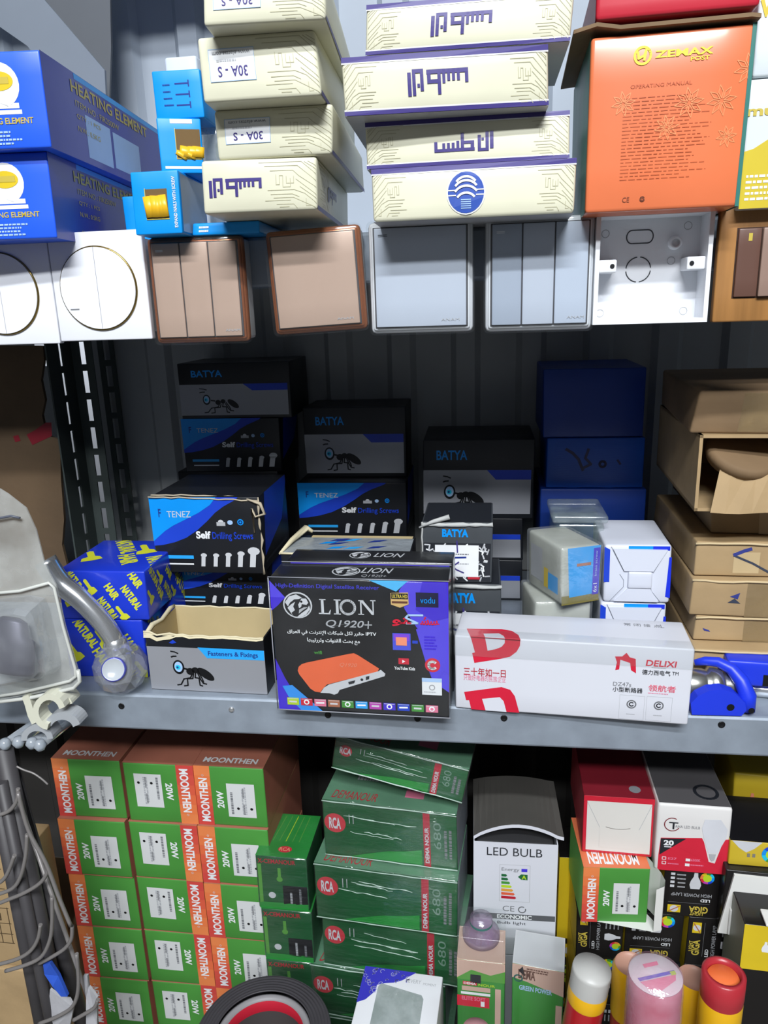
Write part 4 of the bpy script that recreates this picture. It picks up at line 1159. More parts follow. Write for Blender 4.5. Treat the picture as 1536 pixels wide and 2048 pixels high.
a.text('DELIXI', *Q.r(1200, 370, 1380, 408), red, bold=.02, shear=.1); a.tiny(*Q.r(1235, 412, 1350, 420), 1, 'lgrey'); a.text('德力西电气', *Q.r(1180, 430, 1345, 462), 'dark', bold=.01); a.text('TM', *Q.r(1355, 440, 1392, 462), 'dark')
a.text('DZ47s', *Q.r(1012, 505, 1120, 530), 'grey'); a.text('小型断路器', *Q.r(1010, 538, 1188, 570), 'dark', bold=.01); a.text('领航者', *Q.r(1220, 525, 1380, 568), ink('ink_soft_red', (214, 90, 112)), bold=.01); a.tiny(*Q.r(1220, 575, 1380, 583), 1, 'pink')
for cx_, cy_ in ((1125, 645), (1285, 655)):
    p0 = Q(cx_ - 70, cy_ - 60); p1 = Q(cx_ + 72, cy_ + 105)
    a.line([p0, (p1[0], p0[1]), p1, (p0[0], p1[1]), p0], .003, 'lgrey', 1); a.arc(*Q(cx_, cy_), .050, .014, 'grey', 2); a.arc(*Q(cx_, cy_), .024, .012, 'dark', 2, 40, 330); a.tiny(*Q.r(cx_ - 30, cy_ + 60, cx_ + 40, cy_ + 68), 1, 'lgrey')
for k, ch in enumerate('常闭接点'): b.text(ch, *T4.r(1085 + 58 * k, 140 + 4 * k, 1125 + 58 * k, 158 + 4 * k), 'grey', L=1)
b.text('L', *T4.r(1300, 152, 1318, 172), 'grey', L=1)
t = c.part('clear_tape'); film = film_mat('clear_tape', .12, bump=.3, bscale=20, milky=.03, rough=.1)
t.add([c.fn(Vector((-w / 2 + w * k / 8, -d / 2, h * .74))) + Vector((0, -.0012, 0)) for k in range(9)] + [c.fn(Vector((-w / 2 + w * k / 8, -d / 2, h))) + Vector((0, -.0012, .0012)) for k in range(9)] + [c.fn(Vector((-w / 2 + w * k / 8, -d / 2 + .014, h))) + Vector((0, 0, .0012)) for k in range(9)],
      [(k, k + 1, 9 + k + 1, 9 + k) for k in range(8)] + [(9 + k, 10 + k, 19 + k, 18 + k) for k in range(8)], film)
c.place('white_carton', f.M, 'long white carton with big red letter D lying at the shelf front', 'box')


# ------------------------------------------------------------------ blue cartons at the back
BC = 'dark blue cartons at the back of the middle shelf'
bm = mat('dark_blue_card', (6, 48, 130), rough=0.45, var=0.12, vscale=12)
y2 = Fit((1093, 976), (1284, 976), (1092, 876), Y=0.27, d=0.13)
y3 = Fit((1080, 1080), (1287, 1080), (1078, 978), Y=0.265, z0=SH, d=0.13, h=y2.A.z - SH)
y1 = Fit((1085, 874), (1287, 873), (1083, 738), Y=0.272, z0=y2.top, d=0.135)
c = Carton(*y3.wdh(), bm, seed=73, jit=.001); c.place('blue_carton', y3.M, 'bottom blue carton, behind the clear tub', 'box', BC)
c = Carton(*y2.wdh(), mat('wave_blue_card', (10, 74, 170), rough=0.4, var=0.05), seed=74, jit=.001); a = c.face('front')
wv = ink('ink_wave', (10, 66, 168))
for k in range(22): a.line([(x / 12, .02 + k * .045 + .015 * math.sin(x * 1.4 + k * .6)) for x in range(1, 12)], .008, wv, 1)
mk = ink('ink_marker', (16, 14, 70)); a.line([(.20, .78), (.27, .70), (.33, .58), (.38, .36)], .055, mk, 2); a.line([(.43, .78), (.40, .6), (.46, .48), (.38, .40)], .05, mk, 2); a.arc(.58, .48, .055, .045, mk, 2); a.line([(.73, .56), (.76, .48)], .04, mk, 2)
c.place('blue_carton', y2.M, 'blue carton with wavy print and black marker writing', 'box', BC)
c = Carton(*y1.wdh(), bm, seed=75, jit=.001); c.place('blue_carton', y1.M, 'topmost blue carton, dark and plain', 'box', BC)

# clear tub
f = Fit((1108, 1105), (1208, 1105), (1102, 1046), Y=0.15, d=0.075); w, d = f.w, f.d; zb_ = SH - f.A.z; h = f.h; o = empty('clear_tub', f.M)
m = MB(); m.rbox(-w / 2, w / 2, -d / 2, d / 2, zb_, h, film_mat('tub_plastic', .10, (150, 176, 170), bump=.1, milky=.10, rough=.15), .006); m.build('tub', None, o)
m = MB(); m.rbox(-w / 2 - .003, w / 2 + .003, -d / 2 - .003, d / 2 + .003, h, h + .009, film_mat('lid_plastic', .10, (170, 184, 188), bump=.1, milky=.22, rough=.2), .003); m.build('lid', None, o)
m = MB(); rnd = random.Random(2)
for k in range(14):
    p = Vector((rnd.uniform(-w * .36, w * .36), rnd.uniform(-d * .36, d * .36), zb_ + .02 + rnd.uniform(0, .08))); q = p + Vector((rnd.uniform(-.02, .02), rnd.uniform(-.01, .01), rnd.uniform(-.01, .012)))
    q.x = min(max(q.x, -w * .42), w * .42); m.tube([p, q], .004, mat('green_plug', (40, 120, 84), rough=.4), 8)
m.build('green_plugs', None, o); tag(o, 'clear lidded tub of small green parts before the blue cartons', 'tub')

# crumpled clear-wrapped packs
def wrapped(F, seed, blue, low=False):
    c = Carton(F.w, F.d, F.h, mat('pack_card', (176, 178, 168), rough=.5, var=.15, vscale=30), r=.004, jit=.0015, seed=seed); a = c.face('front')
    if blue:
        a.poly([(.20, .12), (.98, .10), (.98, .99), (.15, .99)], 'sky', 1); a.rect(.80, .12, .97, .95, 'violet', 2); a.text('brass screw', .84, .45, .90, .90, 'pale', rot=90, L=3)
        a.rect(.38, .66, .74, .71, 'bronze', 3); a.poly([(0, 0), (1, 0), (.98, .14), (.0, .16)], 'olive', 1)
        a.text('6x1', .82, .16, .92, .32, 'white', rot=90, L=3)
        l = c.face('left'); l.rect(.1, .2, .45, .8, 'lgrey', 1); l.rect(.5, .15, .62, .5, 'yellow', 1); l.rect(.62, .15, .9, .45, 'sky', 1)
    c.film(film_mat('crumpled_wrap', .12, bump=1.0, bscale=30, milky=.07, rough=.14), .002)
    return c


f2 = Fit((1070, 1250), (1180, 1250), (1062, 1214), Y=0.085, yaw=8, z0=SH, d=.07)
f1 = Fit((1122, 1211), (1196, 1217), (1116, 1099), Y=0.075, yaw=24, d=.075)
f2.h = f1.A.z - SH - .002
c = wrapped(f2, 76, False); c.place('wrapped_pack', f2.M, 'cream wrapped pack under the crumpled blue one', 'pack', 'clear-wrapped packs')
c = wrapped(f1, 77, True); c.place('wrapped_pack', f1.M, 'crumpled clear-wrapped blue pack of brass screws', 'pack', 'clear-wrapped packs')


# bulb boxes with tucked ends
def bulb_end(F, seed, op=False):
    c = Carton(F.w, F.d, F.h, mat('white_bulb_card', (204, 208, 220), rough=.45, var=.03), r=.0035, jit=.0008, seed=seed); a = c.face('front')
    seam = ink('ink_seam', (132, 136, 148))
    a.rect(.36, .915, .97, .985, 'azure', 1); a.rect(.72, .915, .97, .985, 'cobalt', 2); a.poly([(.0, .36), (.085, .36), (.085, .92), (.0, .97)], 'royal', 1); a.poly([(.93, .12), (1, .10), (1, .80), (.965, .80)], 'cobalt', 1)
    for P in ([(.10, .97), (.30, .55)], [(.93, .93), (.74, .53)], [(.10, .03), (.30, .28), (.30, .40), (.24, .5)], [(.86, .03), (.72, .22), (.70, .35)]): a.line(P, .008, seam, 2)
    t = c.part('tuck_tab'); w, d, h = F.wdh(); y = -d / 2 - .002
    t.rbox(-w * .14, w * .22, y - .0012, y + .004, h * .26, h * .55, mat('white_bulb_card'), .002)
    t = c.part('top_flap'); t.prism([(-w * .38, h * .93), (-w * .20, h * .56), (w * .23, h * .56), (w * .42, h * .93)], .003, lambda u, v, dd: Vector((u, y - .0002 + dd, v)), mat('white_bulb_card'))
    t = c.part('bottom_flap'); t.prism([(-w * .33, h * .03), (w * .33, h * .03), (w * .2, h * .26), (-w * .13, h * .26)], .002, lambda u, v, dd: Vector((u, y + .0003 + dd, v)), mat('white_bulb_card'))
    return c


f1 = Fit((1205, 1204), (1338, 1207), (1204, 1089), Y=0.10, yaw=-1, d=.10)
f2 = Fit((1200, 1240), (1331, 1240), (1196, 1207), Y=0.10, z0=SH, d=.10, h=f1.A.z - SH)
c = bulb_end(f2, 78); c.place('bulb_box', f2.M, 'white and blue bulb box, lower one peeping over the long white carton', 'box', 'white and blue bulb boxes')
c = bulb_end(f1, 79); c.place('bulb_box', f1.M, 'white bulb box end with tucked flaps and blue edges, upper one', 'box', 'white and blue bulb boxes')


# ------------------------------------------------------------------ brown cartons at the right
KB = 'flat brown cartons piled at the right end'
rows = [((1380, 1372), (1380, 1296), -.002, 'lowest brown carton of the right pile, behind the blue clamp'),
        ((1387, 1286), (1390, 1230), .010, 'brown carton second from bottom, tape across its front'),
        ((1379, 1226), (1393, 1157), .0, 'brown carton third from bottom, small blue arrow mark'),
        ((1386, 1148), (1400, 1082), .0, 'brown carton in mid pile with blue marker triangle'),
        ((1420, 1074), (1421, 996), .018, 'brown carton with dark marker line, fourth from top'.replace('fourth', 'third'))]
z = SH; yb = .05
mk = ink('ink_blue_marker', (52, 60, 130)); dark_mk = ink('ink_dark_marker', (56, 62, 78))
for k, (bl, tl, dy, lab) in enumerate(rows):
    f = Fit(bl, (bl[0] + 330, bl[1] + 6), tl, Y=yb + .016 * k * .6 + dy, yaw=-2 + k % 2, z0=z, d=.20)
    c = Carton(f.w, f.d, f.h - .0006, KRAFT(), r=.002, jit=.002, bulge=-.0008, seed=80 + k); a = c.face('front')
    if k == 1: a.rect(.30, .0, 1, .9, film_mat('brown_tape', .12, (150, 128, 92), bump=.4, milky=.5, rough=.15), 1); a.poly([(.05, .5), (.09, .42), (.10, .35), (.06, .4)], mk, 2)
    if k == 2: a.poly([(.24, .55), (.30, .66), (.29, .48)], mk, 2); a.poly([(.23, .38), (.31, .36), (.27, .5)], dark_mk, 2); a.rect(.34, .0, 1, 1, film_mat('brown_tape', .12), 1)
    if k == 3: a.line([(.24, .62), (.30, .74), (.34, .80)], .10, mk, 2); a.line([(.24, .6), (.36, .38), (.5, .05)], .06, dark_mk, 2); a.rect(.24, .1, .40, .7, 'kraftl', 1)
    if k == 4: a.line([(.62, .62), (.38, .52), (.36, .44), (.6, .2)], .06, dark_mk, 2); a.rect(.30, .0, .62, 1, 'kraftl', 1)
    e = c.part('card_edge'); ec = mat('card_edge', (196, 176, 138), rough=.8); rnd = random.Random(k)
    e.tube([(-f.w / 2 + f.w * i / 12, -f.d / 2 - .0008, f.h - .0022 + rnd.uniform(-.0008, .0006)) for i in range(13)], .0013, ec, 5)
    c.place('brown_carton', f.M, lab, 'box', KB); z = f.top
# the opened one
f = Fit((1392, 974), (1720, 980), (1400, 870), Y=.055, yaw=-3, z0=z, d=.22); w, d, h = f.wdh(); o = empty('brown_carton', f.M); t = .003
m = MB(); kd = KRAFT()
for b in ((-w / 2, -w / 2 + t, -d / 2, d / 2, 0, h), (w / 2 - t, w / 2, -d / 2, d / 2, 0, h), (-w / 2, w / 2, d / 2 - t, d / 2, 0, h), (-w / 2, w / 2, -d / 2, d / 2, 0, t), (-w / 2, w / 2, -d / 2, d / 2, h - t, h)): m.box(*b, kd)
m.build('carton', None, o)
m = MB(); n = 10
vs = [(-w / 2 + .012 + (w - .02) * i / n, -d / 2 - .012 - .004 * math.sin(i), .002) for i in range(n + 1)] + [(-w / 2 + .02 + (w - .03) * i / n, -d / 2 + .004, h * .42 + .003 * math.sin(i * 2.1)) for i in range(n + 1)] + [(-w / 2 + .024 + (w - .03) * i / n, -d / 2 + .012, h * .60 + .004 * math.sin(i * 1.3)) for i in range(n + 1)]
m.add(vs, [(i, i + 1, n + 2 + i, n + 1 + i) for i in range(n)] + [(n + 1 + i, n + 2 + i, 2 * n + 3 + i, 2 * n + 2 + i) for i in range(n)], KRAFT()); m.build('open_flap', None, o)
m = MB(); T = Matrix.Translation((-w / 2 + .045, -d / 2 + .03, h * .66)) @ Matrix.Rotation(math.radians(28), 4, 'X') @ Matrix.Rotation(.2, 4, 'Y')
m.lathe([(0, -.008), (.030, -.008), (.034, 0), (.034, .006), (.030, .008), (0, .008)], KRAFTD(), 28, T); m.build('card_disc', None, o)
tag(o, 'opened brown carton with drooping front flap, second from the top', 'box', KB); z = f.top
f = Fit((1388, 868), (1700, 905), (1412, 778), Y=.06, yaw=-4, z0=z, d=.22)
c = Carton(f.w, f.d, f.h, KRAFTD(), r=.003, jit=.004, seed=90); a = c.face('front'); a.rect(.30, .05, .85, .95, film_mat('brown_tape', .12), 1)
c.place('brown_carton', f.M, 'topmost brown carton of the right pile, dark and taped', 'box', KB)


# ------------------------------------------------------------------ blue clamps and pipe fitting at the right end
blue_pl = mat('blue_clamp_plastic', (30, 56, 206), rough=.38, var=.04)
f = Fit((1448, 1398), (1640, 1400), (1446, 1316), Y=.030, yaw=-6, z0=SH, d=.035); w, d, h = f.wdh()
o = empty('blue_clamp', f.M); m = MB()
m.rbox(-w / 2, w / 2, -d / 2, d / 2, .018, h - .002, blue_pl, .003)
Art(m, (-w / 2, -d / 2, 0), (1, 0, 0), (0, 0, 1), w, h).rect(.39, .42, .62, .68, 'black', 1)
m.build('block', None, o)
m = MB(); m.tube([(-w / 2 + .006, 0, .008), (w / 2 - .005, -.004, .008)], .008, CHROME(), 12); m.build('steel_rod', None, o)
tag(o, 'blue plastic clamp block on a steel rod at the right edge', 'clamp')
p0, p1 = PZ(1378, 1378, SH + .014), PZ(1478, 1380, SH + .014); ax = (p1 - p0); Lx = ax.length
Mx = Matrix.Translation(p0); xx = ax.normalized(); zz = Vector((0, 0, 1)); zz = (zz - xx * zz.dot(xx)).normalized(); yy = zz.cross(xx)
Mx = Matrix((xx, yy, zz)).transposed().to_4x4(); Mx.translation = p0 + Vector((0, .004, .003))
o = empty('pipe_fitting', Mx)
LX = Matrix.Rotation(math.pi / 2, 4, 'Y'); m = MB()
m.lathe([(0, -.01), (.0145, -.01), (.0165, 0), (.0165, Lx * .28), (.015, Lx * .34), (.0185, Lx * .40), (.0185, Lx * .62), (.0145, Lx * .66)], mat('nickel', (176, 176, 170), rough=.25, metal=.9), 28, LX)
zz_ = Lx * .66
pr = []
for k in range(9): pr += [(.0145, zz_ + k * .0024), (.0132, zz_ + .0012 + k * .0024)]
m.lathe(pr + [(.0125, zz_ + .023), (0, zz_ + .023)], mat('nickel'), 28, LX); m.build('metal_body', None, o)


def lever(pts, name, r0=.0085):
    m = MB(); m.tube(pts, [r0 * k for k in (.75, 1, 1.05, 1, 1.05, .9, .5)][:len(pts)], blue_pl, 14); return m


m = MB(); n = 12
prof = [(-.004, -.016), (.042, -.016), (.046, -.010), (.044, -.002), (.034, .008), (.022, .012), (.010, .010), (0, .004), (-.006, -.004)]
m.prism(prof, .012, lambda u, v, dd: Vector((u, -.031 + dd, v)), blue_pl)
T = Matrix.Translation((.031, -.0312, -.007)) @ Matrix.Rotation(math.pi / 2, 4, 'X'); m.lathe([(.0036, .0002), (0, .0002)], 'black', 14, T); m.build('front_lever', None, o)
m = MB(); P = [(.008, .006, .021), (.020, .004, .024), (.034, 0, .025), (.048, -.006, .021), (.058, -.013, .012), (.064, -.020, -.001), (.064, -.024, -.015)]
P = [(a_ * Lx / .058 * .95, b_, c_) for a_, b_, c_ in P]
m.tube(P, [.003, .0045, .0052, .006, .0072, .0082, .0065], blue_pl, 14)
T = Matrix.Translation((P[6][0] - .001, -.0345, -.008)) @ Matrix.Rotation(math.pi / 2, 4, 'X'); m.lathe([(.003, .0004), (0, .0004)], 'black', 12, T); m.build('curved_lever', None, o)
tag(o, 'nickel pipe fitting with two blue levers beside the white carton', 'fitting')


# ------------------------------------------------------------------ yellow-printed blue packs at the left
def natural(F, seed):
    c = Carton(F.w, F.d, F.h, mat('blue_pack_card', (26, 54, 190), rough=.35, var=.06, coat=.2), r=.002, jit=.0012, bulge=.001, seed=seed)
    ye = ink('ink_pack_yellow', (204, 208, 50))
    for fc, L in (('front', 1), ('top', 1), ('right', 1)):
        a = c.face(fc); rnd = random.Random(seed + len(fc))
        ar = a.H / a.W; q = math.radians(-58); cs, sn = math.cos(q), math.sin(q)
        for i in range(-3, 8):
            for j in range(-3, 8):
                bx, by = (i * .36 + j * .13) * 1.0, j * .34 - i * .10 + .1
                if not (.02 < bx * ar < .95 and .06 < by < .92): continue
                k = (i + 2 * j) % 3
                if k < 2:
                    vs, fs = text2d('NATURAL' if k else 'HAIR', .05); wd, ht = (.66 if k else .42), .17; out = []
                    for x, y in vs:
                        X_, Y_ = x * wd * .8 - wd * .3, y * ht
                        out.append(a.at(min(max((bx + X_ * cs - Y_ * sn) * ar, .005), .995), min(max(by + X_ * sn + Y_ * cs, .01), .99), 1))
                    a.mb.add(out, fs, ye)
                else:
                    pts = [(0, .05), (.22, .05), (.26, .10), (.38, .12), (.40, 0), (.38, -.12), (.26, -.10), (.22, -.03), (0, -.03), (-.03, .01)]
                    pp = [(min(max((bx + (x * .8 - .15) * cs - y * .9 * sn) * ar, .005), .995), min(max(by + (x * .8 - .15) * sn + y * .9 * cs, .01), .99)) for x, y in pts]
                    a.poly(pp, ye, 1)
    return c


NP = 'blue packs with yellow print at the left end'
n2 = Fit((140, 1331), (296, 1327), (128, 1238), Y=.035, z0=SH, yaw=2, d=.11)
c = natural(n2, 100); c.place('printed_pack', n2.M, 'blue pack with yellow lettering, lower one behind the chrome handle', 'box', NP)
n1 = Fit((126, 1236), (298, 1230), (111, 1141), Y=.035, z0=n2.top, yaw=1, d=.11)
c = natural(n1, 101); c.place('printed_pack', n1.M, 'blue pack with yellow lettering on top, its upper face lit', 'box', NP)
n3 = Fit((314, 1260), (350, 1260), (310, 1160), Y=.10, z0=SH, yaw=0, d=.05)
c = natural(n3, 102); c.place('printed_pack', n3.M, 'blue and yellow pack standing behind the open ant box', 'box', NP)

# leaning brown sheet at the far left
mb = MB(); P = [(-80, 690), (86, 692), (88, 720), (82, 760), (90, 800), (84, 830), (92, 870), (120, 880), (122, 960), (128, 1040), (124, 1090), (135, 1135), (130, 1190), (-80, 1190)]
V = [PY(x, y, .245) for x, y in P]; ctr = sum(V, Vector()) / len(V); n = len(V)
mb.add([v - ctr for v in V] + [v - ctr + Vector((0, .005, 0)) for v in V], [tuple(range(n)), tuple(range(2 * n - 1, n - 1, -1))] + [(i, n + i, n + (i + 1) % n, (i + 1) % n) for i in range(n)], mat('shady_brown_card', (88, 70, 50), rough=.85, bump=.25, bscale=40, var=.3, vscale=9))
st = PY(80, 878, .245) - ctr
for pts in ([(-.018, .006), (-.005, .012), (.012, .022), (.020, .022), (.018, .004), (-.002, -.004), (-.012, -.008)], [(-.038, .004), (-.030, .006), (-.028, -.002), (-.036, -.004)]):
    mb.add([(st.x + x, -.0004, st.z + z) for x, z in pts], [tuple(range(len(pts)))], 'maroon')
zlow = min(v.z for v in V)
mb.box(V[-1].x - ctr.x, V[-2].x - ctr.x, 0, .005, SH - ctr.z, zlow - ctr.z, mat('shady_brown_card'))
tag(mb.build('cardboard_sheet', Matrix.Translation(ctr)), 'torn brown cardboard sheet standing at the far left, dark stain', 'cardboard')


# ------------------------------------------------------------------ chrome spout with faceted knob
p = PZ(241, 1334, SH + .0290)
c0 = p.copy(); o = empty('tap_handle', Matrix.Translation(c0))
pts = [(90, 1120, .0), (120, 1165, -.005), (158, 1196, -.010), (196, 1234, -.014), (222, 1268, -.016), (232, 1290, -.016)]
m = MB(); q = []
for k in range(len(pts)):
    q.append(PY(pts[k][0], pts[k][1], c0.y + .004) - c0)
fine = []
for k in range(len(q) - 1):
    for s in range(4):
        t_ = s / 4; a0 = q[max(k - 1, 0)]; a1 = q[k]; a2 = q[k + 1]; a3 = q[min(k + 2, len(q) - 1)]
        fine.append(0.5 * ((2 * a1) + (a2 - a0) * t_ + (2 * a0 - 5 * a1 + 4 * a2 - a3) * t_ ** 2 + (-a0 + 3 * a1 - 3 * a2 + a3) * t_ ** 3))
fine.append(q[-1])
m.tube(fine, [.0100 + .0015 * (1 - k / len(fine)) for k in range(len(fine))], CHROME(), 20); m.build('spout', None, o)
dirv = (fine[-1] - fine[-4]).normalized(); T = dirv.to_track_quat('Z', 'Y').to_matrix().to_4x4(); T.translation = fine[-1] - dirv * .004
m = MB(); m.lathe([(.0098, -.004), (.0125, 0), (.0125, .007), (.0115, .012), (.009, .013)], CHROME(), 24, T); m.build('collar', None, o)
m = MB(); N = 12; Rk = .0288
for j in range(7):
    p0_, p1_ = -math.pi / 2 + math.pi * j / 7, -math.pi / 2 + math.pi * (j + 1) / 7; off0, off1 = (j % 2) * .5, ((j + 1) % 2) * .5
    ring = lambda ph, off: [Vector((Rk * math.cos(ph) * math.cos(2 * math.pi * (k + off) / N), Rk * math.cos(ph) * math.sin(2 * math.pi * (k + off) / N), Rk * math.sin(ph))) for k in range(N)]
    a0, a1 = ring(p0_, off0), ring(p1_, off1)
    for k in range(N):
        k2 = (k + 1) % N
        if off1 > off0: tri = [(a0[k], a0[k2], a1[k]), (a0[k2], a1[k2], a1[k])]
        else: tri = [(a0[k], a1[k2], a1[k]), (a0[k], a0[k2], a1[k2])]
        for tr in tri:
            if len({tuple(round(x, 7) for x in v) for v in tr}) == 3: m.add(tr, [(0, 1, 2)], film_mat('clear_acrylic', .30, (214, 218, 226), bump=.05, bscale=8, milky=.16, rough=.05))
m.build('faceted_knob', None, o)
m = MB(); m.lathe([(0, -.016), (.008, -.016), (.012, -.006), (.013, .006), (.012, .014), (0, .016)], CHROME(), 16, Matrix.Identity(4)); m.build('knob_core', None, o)
view = (CAM - c0).normalized(); view = (view + Vector((-.25, 0, -.1))).normalized()
T = view.to_track_quat('Z', 'Y').to_matrix().to_4x4(); T.translation = view * (Rk - .0035)
m = MB(); m.lathe([(.0125, -.004), (.0125, .003), (.0112, .0042)], mat('violet_blue_ring', (84, 88, 176), rough=.2, metal=.3), 32, T, ); m.lathe([(.0112, .0042), (.0105, .0034), (0, .0030)], mat('pale_cap', (176, 182, 188), rough=.2), 32, T); m.build('button_cap', None, o)
tag(o, 'chrome tap spout with clear faceted knob lying beside the ant box', 'tap handle')


# ------------------------------------------------------------------ blister pack at the left edge
def px3(x, y, Y): return PY(x, y, Y)


BY = -.055
o_c = px3(60, 1250, BY); o = empty('blister_pack', Matrix.Translation(o_c))
bl = film_mat('blister_plastic', .10, (206, 208, 204), bump=.35, bscale=16, milky=.36, rough=.16)
bl2 = film_mat('blister_bubble', .14, (190, 194, 200), bump=.5, bscale=20, milky=.20, rough=.12)
# the card-like flange
P = [(-70, 950), (0, 978), (16, 988), (52, 1016), (72, 1060), (88, 1122), (98, 1145), (112, 1170), (130, 1250), (158, 1348), (157, 1366), (146, 1374), (-70, 1412)]
V = [px3(x, y, BY) - o_c for x, y in P]; n = len(V); m = MB()
m.add(V + [v + Vector((0, .0016, 0)) for v in V], [tuple(range(n)), tuple(range(2 * n - 1, n - 1, -1))] + [(i, n + i, n + (i + 1) % n, (i + 1) % n) for i in range(n)], bl); m.build('flange', None, o)
m = MB(); e1 = mat('plastic_rim', (196, 198, 192), rough=.25)
m.tube([px3(x, y, BY - .002) - o_c for x, y in ((-70, 1402), (40, 1386), (140, 1362), (152, 1352), (150, 1335), (126, 1252), (108, 1175), (98, 1166), (40, 1182), (-70, 1192))], .0016, e1, 8)
m.tube([px3(x, y, BY - .002) - o_c for x, y in ((-70, 1412), (60, 1396), (148, 1376), (160, 1362), (156, 1340))], .0020, e1, 8); m.build('rim', None, o)
# raised bubble
m = MB(); A_ = [(-70, 1205), (60, 1190), (90, 1196), (98, 1215), (118, 1300), (122, 1330), (108, 1345), (-70, 1378)]
B0 = [px3(x, y, BY - .001) - o_c for x, y in A_]; cc = sum(B0, Vector()) / len(B0)
B1 = [cc + (v - cc) * .90 + Vector((0, -.022, 0)) for v in B0]; B2 = [cc + (v - cc) * .80 + Vector((0, -.027, 0)) for v in B0]; k = len(B0)
m.add(B0 + B1 + B2, [(i, (i + 1) % k, k + (i + 1) % k, k + i) for i in range(k)] + [(k + i, k + (i + 1) % k, 2 * k + (i + 1) % k, 2 * k + i) for i in range(k)] + [tuple(range(2 * k, 3 * k))], bl2); m.build('bubble', None, o)
m = MB(); ctr = px3(22, 1300, BY - .012) - o_c
T = Matrix.Translation(ctr) @ Matrix.Rotation(.15, 4, 'Y') @ Matrix.Rotation(-.15, 4, 'X')
m.lathe([(0, -.024), (.022, -.024), (.024, -.020), (.024, .012), (.018, .016), (.016, .030), (.009, .034), (0, .034)], mat('dark_fitting', (66, 64, 82), rough=.35, metal=.3), 28, T); m.v = [Vector((p.x, ctr.y + (p.y - ctr.y) * .45, p.z)) for p in m.v]; m.build('fitting', None, o)
m = MB(); m.tube([px3(x, y, BY - .004) - o_c for x, y in ((-40, 1040), (0, 1036), (22, 1032), (40, 1036))], .0012, mat('slot_edge', (84, 88, 100), rough=.4), 8); m.build('hang_slot', None, o)
tag(o, 'clear blister pack holding a dark round fitting at the left photo edge', 'blister pack')

# pale pipe clips below it
o_c = px3(95, 1440, BY); o = empty('pipe_clips', Matrix.Translation(o_c)); cl = mat('ivory_clip_plastic', (206, 206, 188), rough=.35); cl2 = mat('grey_clip_plastic', (160, 164, 168), rough=.3)
def band(pts, wpx, mm, y0=0.0, dep=.016):
    """a curved strip of plastic, wpx thick in the photo, dep deep"""
    n = len(pts); L_, R_ = [], []
    for i, (x, y) in enumerate(pts):
        x0, y0_ = pts[max(i - 1, 0)]; x1, y1_ = pts[min(i + 1, n - 1)]; l = math.hypot(x1 - x0, y1_ - y0_); nx, ny = -(y1_ - y0_) / l, (x1 - x0) / l
        L_.append((x + nx * wpx / 2, y + ny * wpx / 2)); R_.append((x - nx * wpx / 2, y - ny * wpx / 2))
    pt = lambda q: px3(q[0], q[1], BY - .012 + y0) - o_c
    D_ = Vector((0, dep, 0)); vs = [pt(q) for q in L_] + [pt(q) for q in R_] + [pt(q) + D_ for q in L_] + [pt(q) + D_ for q in R_]; fs = []
    for i in range(n - 1):
        fs += [(i, i + 1, n + i + 1, n + i), (2 * n + i, 3 * n + i, 3 * n + i + 1, 2 * n + i + 1), (i, 2 * n + i, 2 * n + i + 1, i + 1), (n + i, n + i + 1, 3 * n + i + 1, 3 * n + i)]
    fs += [(0, n, 3 * n, 2 * n), (n - 1, 3 * n - 1, 4 * n - 1, 2 * n - 1)]
    m = MB(); m.add(vs, fs, mm); m.build('clip', None, o)


arcp = lambda cx_, cy_, rx, ry, a0, a1: [(cx_ + rx * math.cos(math.radians(q)), cy_ + ry * math.sin(math.radians(q))) for q in [a0 + (a1 - a0) * k / 14 for k in range(15)]]
band(arcp(98, 1424, 27, 30, 95, 345), 12, cl)
band(arcp(124, 1458, 30, 26, 200, 345), 15, cl2, .004)
band(arcp(116, 1412, 24, 20, 190, 350), 10, cl, .010)
band(arcp(74, 1478, 26, 22, 170, 360), 12, cl2, .006)
band([(50, 1392), (56, 1408), (62, 1430), (70, 1446)], 14, cl, .008)
tag(o, 'ivory and grey plastic pipe clips hanging under the blister pack', 'clips')
for k, (x, y) in enumerate(((10, 1488), (37, 1484), (64, 1486), (80, 1490))):
    a0 = px3(x, y, BY - .004); m = MB(); dv = Vector((-.01, .10, -.02))
    m.tube([a0, a0 + dv * .5, a0 + dv], .0046, mat('clear_rod', (206, 214, 222), rough=.12, trans=.6), 12)
    m.lathe([(0, -.0062), (.004, -.0052), (.0064, 0), (.004, .0052), (0, .0062)], mat('clear_rod'), 14, Matrix.Translation(a0))
    cc = a0.copy(); m.v = [v - cc for v in m.v]
    tag(m.build('clear_rod', Matrix.Translation(cc)), 'clear plastic rod with ball end under the pipe clips, %s' % ('at the photo edge', 'second from left', 'third from left', 'rightmost of the four')[k], 'rod', 'clear rods below the blister pack')

# ------------------------------------------------------------------ bottom deck: three columns of orange and green bulb boxes
def walls(mb, w, d, h, t, m, inner=None, front=True):
    inner = inner or m
    for b in (((-w / 2, w / 2, -d / 2, -d / 2 + t, 0, h),) if front else ()) + ((-w / 2, w / 2, d / 2 - t, d / 2, 0, h), (-w / 2, -w / 2 + t, -d / 2 + t, d / 2 - t, 0, h), (w / 2 - t, w / 2, -d / 2 + t, d / 2 - t, 0, h), (-w / 2, w / 2, -d / 2, d / 2, 0, t)):
        mb.box(*b, m)


GRN = lambda: mat('green_bulb_card', (70, 140, 58), rough=.5, var=.08, vscale=14, bump=.05, bscale=30)


